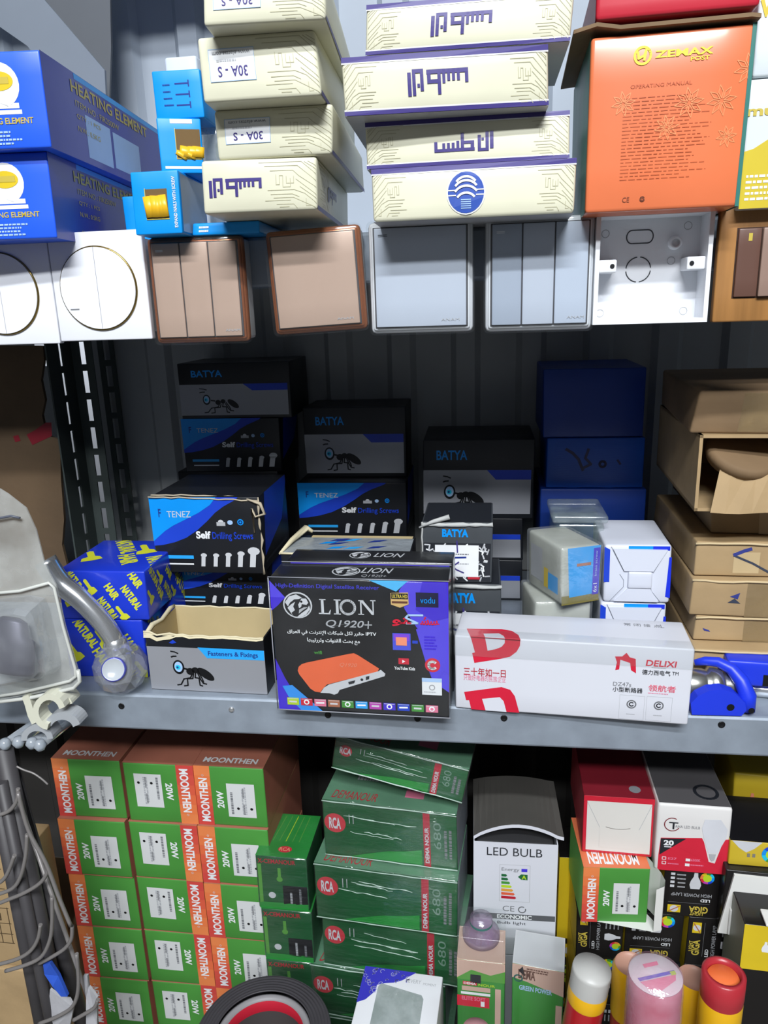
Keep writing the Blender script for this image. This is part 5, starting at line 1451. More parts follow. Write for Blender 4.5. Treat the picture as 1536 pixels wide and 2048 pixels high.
def moonthen_art(c, a, sticker):
    cols = [(202, 70, 64), (206, 78, 64), (212, 90, 64), (218, 104, 64), (222, 118, 68), (224, 128, 74)]
    for k, q in enumerate(cols): a.rect(0, k / 6, .245, (k + 1) / 6 + .002, ink('ink_band_%d' % k, q), 1)
    a.text('MOONTHEN', .075, .06, .20, .80, 'white', rot=90, bold=.03); a.text('20W', .315, .31, .415, .60, 'white', rot=90, bold=.03)
    a.arc(.14, .845, .014, .006, 'white', 2)
    s = sticker; b = Art(s, a.o, a.u, a.v, a.W, a.H, a.fn); b.rect(.465, .17, .855, .735, mat('sticker_paper', (206, 208, 208), rough=.5), 3)
    b.tiny(.50, .22, .56, .70, 1, 'grey', L=4, seed=3, vert=True); b.tiny(.66, .22, .74, .70, 2, 'lgrey', L=4, seed=5, vert=True); b.tiny(.675, .22, .715, .45, 1, 'grey', L=5, seed=8, vert=True); b.tiny(.675, .5, .715, .7, 1, 'grey', L=5, seed=9, vert=True)
    b.disc(.61, .32, .022, 'black', 4, n=10); b.disc(.795, .32, .022, 'black', 4, n=10)


MW, MH, MD = 0.0916, 0.0852, .155
c = Carton(MW, MD, MH, GRN(), r=.0022, jit=.0008, bulge=.0006, seed=110)
moonthen_art(c, c.face('front'), c.part('label_sticker'))
for fc in ('top', 'bottom'):
    a = c.face(fc); a.rect(0, 0, 1, 1, ink('ink_band_pink', (176, 110, 90)), 1); a.text('MOONTHEN', .12, .05, .88, .12, 'white', bold=.03)
c.face('right').rect(0, 0, 1, 1, ink('ink_band_pink', (176, 110, 90)), 1); c.face('left').rect(0, 0, 1, 1, 'rust', 1)
row_names = ('top', 'second', 'third', 'fourth', 'bottom'); col_names = ('left', 'middle', 'right'); col_x = (-0.5439, -0.4484, -0.3553)
proto = None; rnd = random.Random(12)
for ci in range(3):
    for ri in range(5):
        z = DK + MH * (4 - ri) + .0002 * (4 - ri); x = col_x[ci] + MW / 2 + rnd.uniform(-.0006, .0006); y = 0.0901 + MD / 2 + rnd.uniform(-.001, .002) + (.004 if ri == 0 else 0)
        M = Matrix.Translation((x, y, z)) @ Matrix.Rotation(math.radians(rnd.uniform(-.8, .8)), 4, 'Z')
        if ci == 1: M = M @ Matrix.Translation((0, 0, MH)) @ Matrix.Rotation(math.pi, 4, 'Y')
        lab = ('orange and green bulb box, %s of the %s column' % (row_names[ri], col_names[ci])) + (' turned upside down' if ci == 1 else '')
        if proto is None: proto = c.place('bulb_box', M, lab, 'box', 'orange and green bulb boxes in columns')
        else: dup(proto, M, lab)

# ------------------------------------------------------------------ shiny green boxes
foil = mat('green_foil_card', (22, 88, 46), rough=.32, var=.35, vscale=10, coat=.5, crough=.15, bump=.1, bscale=16)
foil2 = mat('bright_green_foil', (34, 138, 54), rough=.3, var=.2, vscale=14, coat=.5, crough=.15)
SM = 'small green foil boxes in the narrow column'


def small_green(F, seed):
    c = Carton(F.w, F.d, F.h, foil, r=.0014, jit=.0008, seed=seed); a = c.face('front')
    a.rect(.02, .0, .98, .12, foil2, 1); a.text('X-CEMANOUR', .04, .87, .78, .955, 'crimson', bold=.02); a.rect(.50, .10, .98, .46, 'ebony', 1)
    a.tiny(.62, .12, .70, .42, 1, 'lgrey', vert=True, seed=seed); a.tiny(.80, .12, .88, .42, 1, 'grey', vert=True, seed=seed + 1); a.disc(.28, .26, .06, 'silver', 1); a.rect(.03, .1, .10, .85, 'moss', 1)
    a.line([(.45, .62), (.45, .78)], .05, 'moss', 1); a.disc(.45, .58, .05, 'moss', 2)
    b = c.face('top'); b.rect(0, 0, 1, 1, foil2, 1); b.disc(.53, .17, .11, 'red', 2, ry=.07); b.text('RCA', .42, .13, .64, .21, 'salmon', bold=.03, L=3)
    for k in range(6): b.line([(.1 + .13 * k, .35), (.2 + .12 * k, .95)], .012, 'lime' if k % 3 == 0 else 'moss', 2)
    c.face('right').rect(0, 0, 1, 1, 'dgreen', 1)
    c.film(); return c


f = Fit((513, 1796), (614, 1803), (513, 1708), Y=0.0743, yaw=-.5, d=.080); ztop = f.A.z + f.h; hs = (ztop - DK) / 4; z = DK
labs = ('bottom small green foil box, beside the black roll', 'small green foil box, second from the bottom of the narrow column', 'small green foil box just under the topmost of its column', 'topmost small green foil box with lit top and red oval')
for k in range(4):
    M = f.M.copy(); M.translation.z = z; M.translation.x += (.004, .005, .004, .003)[k]; g = Fit((513, 1796), (614, 1803), (513, 1708), Y=0.0743, yaw=-.5, d=.080, h=hs - .0016)
    c = small_green(g, 120 + k); c.place('green_bulb_box', M, labs[k], 'box', SM); z += hs

LG = 'long green foil boxes in the leaning stack'


def long_green(F, seed):
    c = Carton(F.w, F.d, F.h, foil, r=.0016, jit=.001, seed=seed); a = c.face('front'); rnd = random.Random(seed)
    for k in range(36): x = .24 + .015 * k; a.rect(x, .04, x + .005, .52, ink('ink_fine_line', (22, 84, 44)), 1)
    a.poly([(.20, .03), (.74, .03), (.74, .30), (.62, .24), (.48, .20), (.34, .12)], foil2, 2); a.disc(.09, .60, .17, ink('ink_badge_red', (190, 54, 64)), 1); a.text('RCA', .045, .50, .135, .70, 'silver', bold=.03, L=3)
    a.rect(.755, .0, .805, .98, 'crimson', 2); a.text('DEMA NOUR', .765, .08, .795, .72, 'silver', rot=90, bold=.03, L=3)
    a.text('680', .83, .35, .885, .82, ink('ink_grey_green_print', (112, 140, 124)), rot=90); a.tiny(.90, .2, .97, .8, 2, 'grey', vert=True, seed=seed)
    a.text('11', .20, .62, .235, .78, 'lgrey', rot=0)
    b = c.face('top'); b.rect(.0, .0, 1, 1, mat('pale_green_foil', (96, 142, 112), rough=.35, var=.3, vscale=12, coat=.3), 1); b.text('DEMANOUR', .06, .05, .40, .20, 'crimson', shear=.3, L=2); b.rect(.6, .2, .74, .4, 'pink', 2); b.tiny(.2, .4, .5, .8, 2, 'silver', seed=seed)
    r = c.face('right'); r.rect(0, 0, 1, 1, mat('silver_foil', (152, 158, 164), rough=.3, metal=.3, var=.2), 1)
    e = c.part('crease_highlight'); w, d, h = F.wdh(); sm = mat('film_highlight', (160, 182, 170), rough=.12)  # creases and edge lines coloured pale to stand for the film's highlights
    for zz in (.02, .985): e.tube([c.fn(Vector((-w / 2 + w * i / 10, -d / 2, h * zz))) + Vector((0, -.0016, rnd.uniform(-.0004, .0006))) for i in range(11)], [.0005 + rnd.uniform(0, .0005) for i in range(11)], sm, 6)
    for k in range(4):
        x0 = rnd.uniform(.16, .35); x1 = rnd.uniform(.5, .74); y0 = rnd.uniform(.45, .78); e.tube([c.fn(Vector((-w / 2 + w * (x0 + (x1 - x0) * i / 8), -d / 2, h * (y0 - .05 * i / 8 + rnd.uniform(-.015, .015))))) + Vector((0, -.0014, 0)) for i in range(9)], [.00035 * (1 + (i * k) % 2) for i in range(9)], sm, 5)
    c.film(film_mat('shrink_film')); return c


YG = 0.0743
defs = [((632, 2066), (905, 2100), (624, 1966), -5, 0, 'lowest long green foil box, mostly below the photo edge'),
        ((624, 1964), (892, 1998), (626, 1886), -5, 0, 'long green foil box second from the bottom, behind the gift box'),
        ((645, 1872), (926, 1920), (641, 1796), -6, .0, 'long green foil box third from the bottom'),
        ((632, 1784), (915, 1821), (626, 1701), -5, -.008, 'long green foil box third from the top, pushed out left'),
        ((650, 1684), (915, 1724), (647, 1596), -5, .006, 'long green foil box second from the top, glossy wrap')]
z = None; tops = []
fits = [Fit(b, r_, t, Y=YG + dy, yaw=yw, d=.10) for b, r_, t, yw, dy, lab in defs]
zt = fits[-1].A.z + fits[-1].h; hl = (zt - DK) / 5; z = DK
for k, (F, dd) in enumerate(zip(fits, defs)):
    F.h = hl - .0014; F.M.translation.z = z; c = long_green(F, 130 + k); c.place('green_bulb_box', F.M, dd[5], 'box', LG); z += hl
F = Fit((663, 1534), (925, 1606), (662, 1466), Y=YG + .005, yaw=-7, d=.10, roll=True); hmin = z - min((F.M @ Vector((sx * F.w / 2, sy * F.d / 2, 0))).z for sx in (-1, 1) for sy in (-1, 1))
F.M.translation.z += max(hmin, -.004) + .001 if hmin > -.004 else 0
c = long_green(F, 136); c.place('green_bulb_box', F.M, 'tilted long green foil box on top of the leaning stack', 'box', LG)

# ------------------------------------------------------------------ black roll, gift box
tc_ = PY(525, 2066, -0.0998); Rr = (PY(658, 2066, -0.0998) - tc_).length
m = MB(); H = tc_.z - DK; prof = [(Rr * .70, 0), (Rr, 0), (Rr, H - .003), (Rr - .002, H)]
for k in range(6):
    r0 = Rr - .002 - (Rr * .28) * k / 6; r1 = Rr - .002 - (Rr * .28) * (k + 1) / 6; prof += [(r0 - .0006, H - .0012), (r0 - .0012, H), (r1 + .0006, H + .0002)]
prof += [(Rr * .70, H - .001)]
o = empty('black_roll', Matrix.Translation((tc_.x, tc_.y, DK)))
m.lathe(prof, mat('black_rubber', (58, 56, 60), rough=.5, var=.12, vscale=20, bump=.08, bscale=60), 72); m.build('wound_roll', None, o)
m = MB(); m.lathe([(Rr * .70, 0), (Rr * .70, H - .004), (Rr * .66, H - .003), (Rr * .60, H - .006), (Rr * .60, H - .020), (Rr * .595, 0)], None, 64, mats=[mat('grey_core', (132, 130, 132), rough=.5)] * 2 + [mat('grey_core'), 'crimson', mat('dark_core', (70, 64, 64), rough=.7)]); m.build('core', None, o)
tag(o, 'black wound roll with red and grey core at the bottom edge', 'roll')

zf = PY(731, 1932, 0.0057).z; A_ = PZ(731, 1932, zf); B_ = PZ(886, 1953, zf); C_ = PZ(707, 2048, zf)
ux = (B_ - A_); wd = ux.length; ux.normalize(); uy = Vector((-ux.y, ux.x, 0)); dd = .125; hh = zf - DK
M = Matrix((ux, uy, Vector((0, 0, 1)))).transposed().to_4x4(); M.translation = A_ + ux * wd / 2 - uy * dd / 2; M.translation.z = DK
c = Carton(wd, dd, hh, mat('white_gift_card', (222, 224, 228), rough=.35, var=.03), r=.0012, seed=140); a = c.face('top')
bl_ = ink('ink_damask', (52, 50, 176)); ar = dd / wd
a.poly([(0, 1), (.66, 1), (.50, .90), (.40, .865), (.30, .85), (.20, .82), (.20, .76), (.10, .66), (0, .62)], bl_, 1); a.poly([(1, .46), (.88, .40), (.8, .30), (.8, 0), (1, 0)], bl_, 1)
rnd = random.Random(8); wl = ink('ink_damask_light', (176, 178, 226))
for k in range(46):
    x, y = rnd.uniform(.02, .6), rnd.uniform(.64, .98)
    if y > .66 + .38 * x and not (x > .2 and y < .82): a.arc(x, y, rnd.uniform(.010, .022), .006, wl, 2, rnd.uniform(0, 120), rnd.uniform(200, 360), n=10)
for k in range(10): x, y = rnd.uniform(.83, .97), rnd.uniform(.2, .38); a.arc(x, y, .02, .006, wl, 2, 0, 240, n=10)
a.text('EVERY', .58, .885, .74, .925, 'lgrey', L=2); a.text('MOMENT', .77, .88, .93, .905, 'lgrey', L=2)
s = c.part('window'); b = c.face('top', s); b.poly([(.22, .2), (.80, .2), (.80, .74), (.77, .775), (.25, .84), (.22, .80)], film_mat('window_film', .18, (176, 186, 186), bump=.4, milky=.55, rough=.12), 3)
b.poly([(.22, .2), (.80, .2), (.80, .74), (.77, .775), (.25, .84), (.22, .80)], mat('grey_green_inside', (150, 162, 158), rough=.5, var=.15, vscale=30), 1)
c.place('gift_box', M, 'white gift box with blue damask corners and window, at the bottom edge', 'box')


# ------------------------------------------------------------------ LED bulb box with bowed lid
f = Fit((947, 1905), (1109, 1905), (946, 1683), Y=0.0743, yaw=1, d=.11); w, d, h = f.wdh(); o = empty('led_bulb_box', f.M)
wb = mat('white_led_card', (206, 208, 216), rough=.45, var=.04); m = MB(); walls(m, w, d, h, .0012, wb)
a = Art(m, (-w / 2, -d / 2, 0), (1, 0, 0), (0, 0, 1), w, h); Q = Quad((85, 1095), (990, 1050), (958, 2290), (97, 2290))
a.text('LED BULB', *Q.r(230, 1120, 822, 1205), 'dark'); fr = 'lgrey'
x0, y0, x1, y1 = Q.r(370, 1298, 692, 1690); a.line([(x0, y0), (x1, y0), (x1, y1), (x0, y1), (x0, y0)], .003, fr, 1)
a.text('Energy', *Q.r(390, 1330, 580, 1375), 'grey'); a.rect(*Q.r(602, 1330, 665, 1362), 'violet', 1)
for k, (cn, ln) in enumerate((('dgreen', 62), ('dgreen', 75), ('green', 95), ('lime', 112), ('amber', 128), ('rust', 145), ('crimson', 160))):
    y = 1402 + 39 * k; a.poly(Q.p([(388, y), (388 + ln - 14, y), (388 + ln, y + 14), (388 + ln - 14, y + 28), (388, y + 28)]), cn, 1)
a.poly(Q.p([(565, 1420), (600, 1390), (668, 1390), (668, 1448), (600, 1448)]), 'dgreen', 1); a.text('A', *Q.r(605, 1398, 655, 1440), 'lime', bold=.03)
a.text('CE', *Q.r(405, 1740, 530, 1800), 'grey'); a.arc(*Q(612, 1772), .026, .008, 'grey', 2, 60, 380)
a.rect(*Q.r(100, 1828, 962, 1888), ink('ink_grey_band', (92, 94, 98)), 1); a.text('ECONOMIC', *Q.r(345, 1836, 715, 1880), 'white', bold=.03); a.text('Bulb light', *Q.r(350, 1910, 655, 1950), 'dark')
m.build('carton', None, o)
m = MB(); n = 14; lid = []
for k in range(n + 1):
    t_ = k / n; lid.append((-w / 2 + (w + .006) * t_, h + .004 + .0165 * math.sin(math.pi * min(1, t_ * 1.05)) ** .8 + .004 * t_))
for j, (y0_, y1_) in enumerate(((-d / 2 - .001, d / 2),)):
    vs = [(x, y0_, z + .0045) for x, z in lid] + [(x, y0_, z) for x, z in lid] + [(x, y1_, h + .006 + (z - h) * .4) for x, z in lid]
    m.add(vs, [(n + 1 + i, n + 2 + i, i + 1, i) for i in range(n)], wb); m.add(vs, [(i, i + 1, 2 * n + 3 + i, 2 * n + 2 + i) for i in range(n)], mat('shaded_lid', (86, 84, 80), rough=.5, var=.2)); m.add(vs, [(n + 2 + i, n + 1 + i, 2 * n + 2 + i, 2 * n + 3 + i) for i in range(n)], wb)  # lid top painted dark, in place of the shelf's shade
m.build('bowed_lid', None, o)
m = MB(); m.rbox(-w / 2 + .004, w / 2 - .004, -d / 2 + .004, d / 2 - .004, h - .03, h - .003, mat('gap_shade_dark', (44, 44, 46), rough=.6), .004); m.build('lid_gap_shade', None, o)  # dark plate added to stand for the shade under the lid
tag(o, 'white LED bulb box with bowed open lid and energy chart', 'box')
f2 = Fit((947, 2050), (1109, 2050), (947, 1905), Y=0.0743, yaw=1, z0=DK, d=.11, h=f.A.z - DK - .0003)
c = Carton(f2.w, f2.d, f2.h, wb, seed=141); c.place('led_bulb_box', f2.M, 'white bulb box under the bowed one, behind the clear-topped green boxes', 'box')


# clear-topped green boxes
def clear_top(F, seed, first, hv):
    c = Carton(F.w, F.d, F.h, mat('green_leaf_card', (52, 134, 50), rough=.4, var=.15, coat=.3), r=.0014, seed=seed); w, d, h = F.wdh(); a = Art(c.body, (-w / 2, -d / 2, h - hv), (1, 0, 0), (0, 0, 1), w, hv, c.fn)
    tn = ink('ink_tan_print', (196, 164, 148)); k = .30
    if first:
        a.rect(0, .70, 1, 1, tn, 1); a.poly([(0, .72), (.3, .86), (.7, .80), (1, .88), (1, .70), (0, .70)], 'moss', 1.5); a.rect(.28, .66, .50, .79, 'dark', 2); a.rect(.12, .62, .42, .675, 'red', 2); a.text('DEMA', .14, .63, .40, .665, 'white', bold=.03, L=3); a.text('NOUR', .45, .62, .80, .66, 'lime', bold=.02, L=3)
        a.rect(.10, .53, .70, .60, tn, 2); a.rect(.08, .47, .70, .51, 'white', 2); a.rect(0, .28, .68, .45, 'red', 2); a.text('ELITE SOFT', .10, .38, .60, .44, 'pink', bold=.02, L=3); a.text('1', .50, .30, .58, .38, 'white', bold=.05, L=3); a.rect(.80, .0, .92, .6, tn, 2)
        b = c.face('top'); b.rect(0, 0, 1, 1, tn, 1)
    else:
        a.poly([(0, 1), (1, 1), (1, .60), (.6, .68), (.3, .74), (0, .78)], tn, 1); a.text('DEMA', .12, .78, .45, .93, 'brown', bold=.03); a.tiny(.28, .9, .85, .97, 2, 'brown'); a.arc(.12, .78, .05, .02, 'teal', 2); a.text('GREEN POWER', .14, .60, .78, .68, 'pale', bold=.03, L=3); a.rect(.86, .0, .98, .45, tn, 2); a.poly([(.2, .98), (.26, .82), (.12, .9)], 'dark', 2)
        b = c.face('top'); b.rect(0, 0, 1, 1, mat('grey_clear_top', (188, 190, 192), rough=.25, coat=.4, var=.05), 1)
    if first:
        bt = c.part('reflection_shape'); T = Matrix.Translation((-w * .02, .010, h + .0014)); g = film_mat('violet_reflection', .2, (170, 140, 176), bump=.3, milky=.35, rough=.1)  # violet shape stands in for a reflection in the clear top
        bt.lathe([(0, 0), (w * .40, 0), (w * .40, .008), (w * .30, .014), (w * .24, .018), (w * .24, .026), (0, .026)], g, 24, T)
        bt.lathe([(w * .242, .019), (w * .245, .0205), (w * .242, .022)], 'teal', 24, T)
        cv = c.part('clear_cover'); cv.rbox(-w / 2, w / 2, -d / 2, d / 2, h + .0002, h + .030, film_mat('box_wrap', .1), .002)
    c.face('right').rect(0, 0, 1, 1, 'dgreen', 1)
    c.film(film_mat('box_wrap', .05), .0008); return c


f = Fit((915, 2075), (1008, 2085), (916, 1918), Y=-0.0101, yaw=-2, z0=DK, d=.046)
c = clear_top(f, 142, True, f.top - PY(965, 2048, -0.0101).z); c.place('clear_top_box', f.M, 'green box with clear top and a violet shape put in for its reflection', 'box', 'green boxes at the bottom edge')
f = Fit((1022, 2090), (1122, 2110), (1025, 1926), Y=-0.0122, yaw=-7, z0=DK, d=.046)
c = clear_top(f, 143, False, f.top - PY(1070, 2048, -0.0101).z); c.place('clear_top_box', f.M, 'green box with bare pale grey top, left of the grey-capped can', 'box', 'green boxes at the bottom edge')


# ------------------------------------------------------------------ black and yellow lamp boxes
def lamp_bulb(a, cx, cy, s, up=True, m='silver'):
    k = (lambda x, y: (cx + x * s * a.H / a.W, cy + (y if up else -y) * s))
    a.poly([k(*p) for p in ((-.16, 1.0), (.16, 1.0), (.2, .55), (.42, .1), (.52, -.35), (.4, -.8), (-.4, -.8), (-.52, -.35), (-.42, .1), (-.2, .55))], m, 2)


def rainbow(a, cx, cy, r):
    for k, cn in enumerate(('royal', 'azure', 'cyan', 'green', 'yellow', 'orange', 'red', 'magenta')):
        a.poly([(cx, cy)] + [(cx + r * math.cos(math.radians(100 + 45 * k + 45 * j / 4)) * a.H / a.W, cy + r * math.sin(math.radians(100 + 45 * k + 45 * j / 4))) for j in range(5)], cn, 2)
    a.disc(cx, cy, r * .62, 'lime', 3)


def giga(W, D, H, seed, o='180'):
    c = Carton(W, D, H, mat('black_lamp_card', (22, 20, 20), rough=.35, var=.1, coat=.2), r=.0012, jit=.0006, seed=seed); a0 = c.face('front')
    if o == '180': a = Art(c.body, a0.o + a0.u * W + a0.v * H, -a0.u, -a0.v, W, H, c.fn)
    elif o == '90': a = Art(c.body, a0.o + a0.u * W, a0.v, -a0.u, H, W, c.fn)
    else: a = a0
    a.text('GIGA', .22, .76, .54, .90, 'gold', bold=.03); a.text('LIGHT', .30, .885, .52, .955, 'gold', bold=.02); a.rect(.68, .76, .90, .92, 'yellow', 1); a.disc(.79, .84, .07, 'silver', 2); a.line([(.70, .78), (.88, .9)], .02, 'bronze', 3)
    a.rect(.2, .70, .9, .705, 'grey', 1); a.text('LED', .20, .60, .36, .66, 'white', bold=.02); a.text('HIGH POWER LAMP', .18, .49, .86, .56, 'lgrey')
    lamp_bulb(a, .47, .24, .19, False); rainbow(a, .28, .15, .12)
    for k in range(4): a.rect(.82, .08 + .085 * k, .89, .13 + .085 * k, 'silver', 1); a.tiny(.64, .09 + .085 * k, .80, .13 + .085 * k, 1, 'lgrey', seed=seed + k, fill=.7)
    c.face('left').rect(0, 0, 1, 1, 'yellow', 1); c.face('top').rect(0, 0, 1, 1, 'ebony', 1)
    return c


GB = 'black lamp boxes under the right pile'
h1 = Fit((1322, 1829), (1441, 1831), (1320, 1735), Y=0.0690, yaw=-1, d=.075); ZR = h1.A.z; rh = (ZR - DK) / 4
cols = [((1150, 1905), (1244, 1905), '90'), ((1247, 1911), (1363, 1913), '180'), ((1370, 1912), (1484, 1914), '90')]
names = {(0, 0): 'black lamp box lying sideways below the open orange-green box', (0, 1): 'black lamp box with inverted print, left neighbour of the sideways one'.replace('left neighbour of the sideways one', 'above the pink wrapped roll'),
         (0, 2): 'black lamp box with sideways print, above the orange-capped can'}
cnt = 0; bw = [Fit(b, r_, (b[0], b[1] - 80), Y=0.0690, d=.075) for b, r_, _ in cols]
for ri in range(4):
    for ci in range(3):
        F = bw[ci]; c = giga(F.w - .001, .075, rh - .0006, 150 + cnt, cols[(ci + ri) % 3][2] if ri else cols[ci][2]); M = F.M.copy(); M.translation.z = ZR - rh * (ri + 1)
        M.translation.y += .002 * ((ri + ci) % 2)
        lab = names.get((ri, ci)) or 'black lamp box behind the cans, %s column, %s row' % (('left', 'middle', 'right')[ci], ('', 'second', 'third', 'lowest')[ri])
        c.place('lamp_box', M, lab, 'box', GB); cnt += 1
c = giga(h1.w, .075, h1.h, 170, '180'); c.place('lamp_box', h1.M, 'black lamp box with inverted print under the white and red bulb box', 'box', GB)
# tall yellow and black one at the back
p1 = Fit((1113, 1890), (1200, 1890), (1117, 1714), Y=0.1429, z0=DK + rh, d=.06)
ps = Fit((1113, 1890), (1200, 1890), (1117, 1714), Y=0.1429, z0=DK, d=.06, h=rh - .0004)
c = giga(ps.w, .06, ps.h, 171, '90'); c.place('lamp_box', ps.M, 'black lamp box on the deck under the tall yellow and black one', 'box', GB)
c = Carton(p1.w, .06, p1.h, mat('black_lamp_card'), r=.0012, seed=172); a = c.face('front'); a.rect(0, .42, 1, 1, 'yellow', 1); lamp_bulb(a, .45, .78, .05, True, 'white'); a.text('2', .36, .48, .56, .55, 'white', bold=.03)
a.rect(.10, .28, .48, .38, 'yellow', 1); a.disc(.3, .33, .03, 'silver', 2); a.text('GIGA', .2, .08, .42, .24, 'lime', rot=90, bold=.02); c.face('left').rect(0, 0, 1, 1, 'yellow', 1)
c.place('lamp_box', p1.M, 'tall yellow and black lamp box left of the open orange-green box', 'box', GB)

# the open orange-green box with its end flap
f = Fit((1162, 1845), (1294, 1832), (1151, 1734), Y=0.0501, yaw=3, z0=ZR, d=.085); w, d, h = f.wdh(); o = empty('bulb_box', f.M)
m = MB(); m.rbox(-w / 2, w / 2, -d / 2, d / 2, 0, h, GRN(), .0016); st = MB(); cc = type('o', (), {})
moonthen_art(None, Art(m, (-w / 2, -d / 2, 0), (1, 0, 0), (0, 0, 1), w, h), st)
a = Art(m, (-w / 2, -d / 2, h), (1, 0, 0), (0, 1, 0), w, d); a.rect(0, 0, 1, 1, ink('ink_band_top', (218, 118, 78)), 1); a.text('MOONTHEN', .10, .06, .86, .30, 'white', rot=180, bold=.03)
Art(m, (-w / 2, d / 2, 0), (0, -1, 0), (0, 0, 1), d, h).rect(0, 0, 1, 1, ink('ink_light_green', (112, 190, 92)), 1)
m.build('carton', None, o); st.build('label_sticker', None, o)
m = MB(); n = 8; P = [(w / 2, -d / 2 + .004), (w / 2 + .010, -d / 2 - .012), (w / 2 + .013, -d / 2 - .024), (w / 2 + .009, -d / 2 - .032), (w / 2 - .002, -d / 2 - .036)]
P = [(w / 2 - .0005, -d / 2 + .03), (w / 2 + .007, -d / 2 + .016), (w / 2 + .013, -d / 2 + .004), (w / 2 + .0155, -d / 2 - .005), (w / 2 + .013, -d / 2 - .011), (w / 2 + .004, -d / 2 - .013)]
vs = [(x, y, .004 - .003 * k / 5) for k, (x, y) in enumerate(P)] + [(x, y, h - .002 - .014 * k / 5) for k, (x, y) in enumerate(P)]; k = len(P)
m.add(vs, [(i, i + 1, k + i + 1, k + i) for i in range(k - 1)], mat('white_flap_card', (220, 220, 216), rough=.5)); m.build('end_flap', None, o)
m = MB(); m.add([(-w * .26, -d / 2 - .001, .0015), (w / 2 + .004, -d / 2 - .013, .001), (w / 2 + .013, -d / 2 - .006, .001), (w / 2, -d / 2 + .02, .0015)], [(0, 1, 2, 3)], mat('white_flap_card')); m.build('bottom_flap', None, o)
tag(o, 'opened orange and green bulb box with white flap sticking out at right', 'box')
zm = f.top

# red bulb box with white end
f = Fit((1162, 1710), (1302, 1704), (1158, 1589), Y=0.0733, yaw=-1, z0=zm + .001, d=.13); w, d, h = f.wdh()
rc = mat('red_bulb_card', (196, 34, 54), rough=.35, var=.06, coat=.25); c = Carton(w, d, h, rc, r=.0016, jit=.001, seed=180); a = c.face('front'); a.rect(.0, .90, 1, 1, rc, 1)
e = c.part('end_flap'); wf = mat('white_end_card', (210, 208, 202), rough=.5, var=.05)
b = c.face('front', e); b.rect(.05, .055, .965, .915, wf, 2); b.rect(.24, .12, .80, .47, mat('white_end_card'), 4); b.arc(.5, .58, .27, .008, ink('ink_slot', (120, 116, 112)), 5, 230, 310, ry=.12); b.line([(.24, .47), (.05, .9)], .006, 'lgrey', 3); b.line([(.80, .47), (.96, .9)], .006, 'lgrey', 3)
t_ = c.face('top'); t_.rect(0, 0, 1, 1, 'maroon', 1); t_.disc(.75, .12, .05, 'grey', 2); c.face('left').rect(0, 0, 1, 1, ink('ink_red_side', (190, 70, 80)), 1)  # maroon top: shade under the shelf put into the colour
c.place('bulb_box', f.M, 'red bulb box with white tucked end, on top of the opened box', 'box')

# white and red bulb box
f = Fit((1308, 1731), (1455, 1733), (1306, 1607), Y=0.0648, yaw=-1, z0=h1.top + .0004, d=.12); w, d, h = f.wdh()
c = Carton(w, d, h, mat('white_bulb_gloss', (216, 214, 212), rough=.35, var=.03), r=.0035, jit=.0006, seed=181); a = c.face('front'); Q = Quad((150, 110), (1425, 190), (1320, 1140), (120, 1130))
a.poly(Q.p([(215, 625), (905, 612), (940, 670), (985, 830), (1020, 960), (1120, 980), (1170, 860), (1240, 700), (1300, 625), (1405, 620), (1330, 1135), (175, 1120), (185, 880)]), 'red', 1)
a.poly(Q.p([(215, 632), (640, 630), (200, 885)]), 'dark', 2); a.text('20', *Q.r(265, 655, 435, 735), 'white', bold=.04, L=3); a.rect(*Q.r(275, 745, 395, 765), 'silver', 3)
a.poly(Q.p([(950, 340), (1220, 345), (1330, 480), (1310, 600), (1160, 830), (1010, 830), (930, 600), (900, 470)]), ink('ink_bulb_grey', (204, 206, 212)), 2); a.poly(Q.p([(1020, 840), (1140, 840), (1110, 930), (1070, 945), (1040, 920)]), 'lgrey', 3)
a.arc(*Q(400, 420), .095, .012, 'maroon', 2, 60, 330); a.text('T', *Q.r(345, 385, 500, 490), 'dark', bold=.01); a.text('AHA LED BULB', *Q.r(450, 435, 870, 475), 'grey')
for x, y in ((250, 915), (250, 985)): a.line([Q(x, y), Q(x + 60, y), Q(x + 60, y + 40), Q(x, y + 40), Q(x, y)], .008, 'white', 2)
a.rect(*Q.r(640, 925, 715, 965), 'white', 2); a.rect(*Q.r(630, 1000, 705, 1040), 'white', 2); a.text('E27', *Q.r(345, 920, 490, 955), 'pink', bold=.02); a.text('6500K', *Q.r(725, 925, 885, 965), 'pink', bold=.02); a.tiny(*Q.r(345, 1000, 590, 1030), 1, 'pink'); a.tiny(*Q.r(720, 1005, 1010, 1035), 1, 'pink')
t_ = c.face('top'); t_.rect(.02, .02, .98, 1, mat('shaded_top', (84, 82, 84), rough=.5, var=.15), 1); t_.arc(.72, .22, .10, .03, 'dark', 2)  # dark top colour stands in for shade from the shelf above
c.place('bulb_box', f.M, 'white and red bulb box with pictured bulb and number 20', 'box')

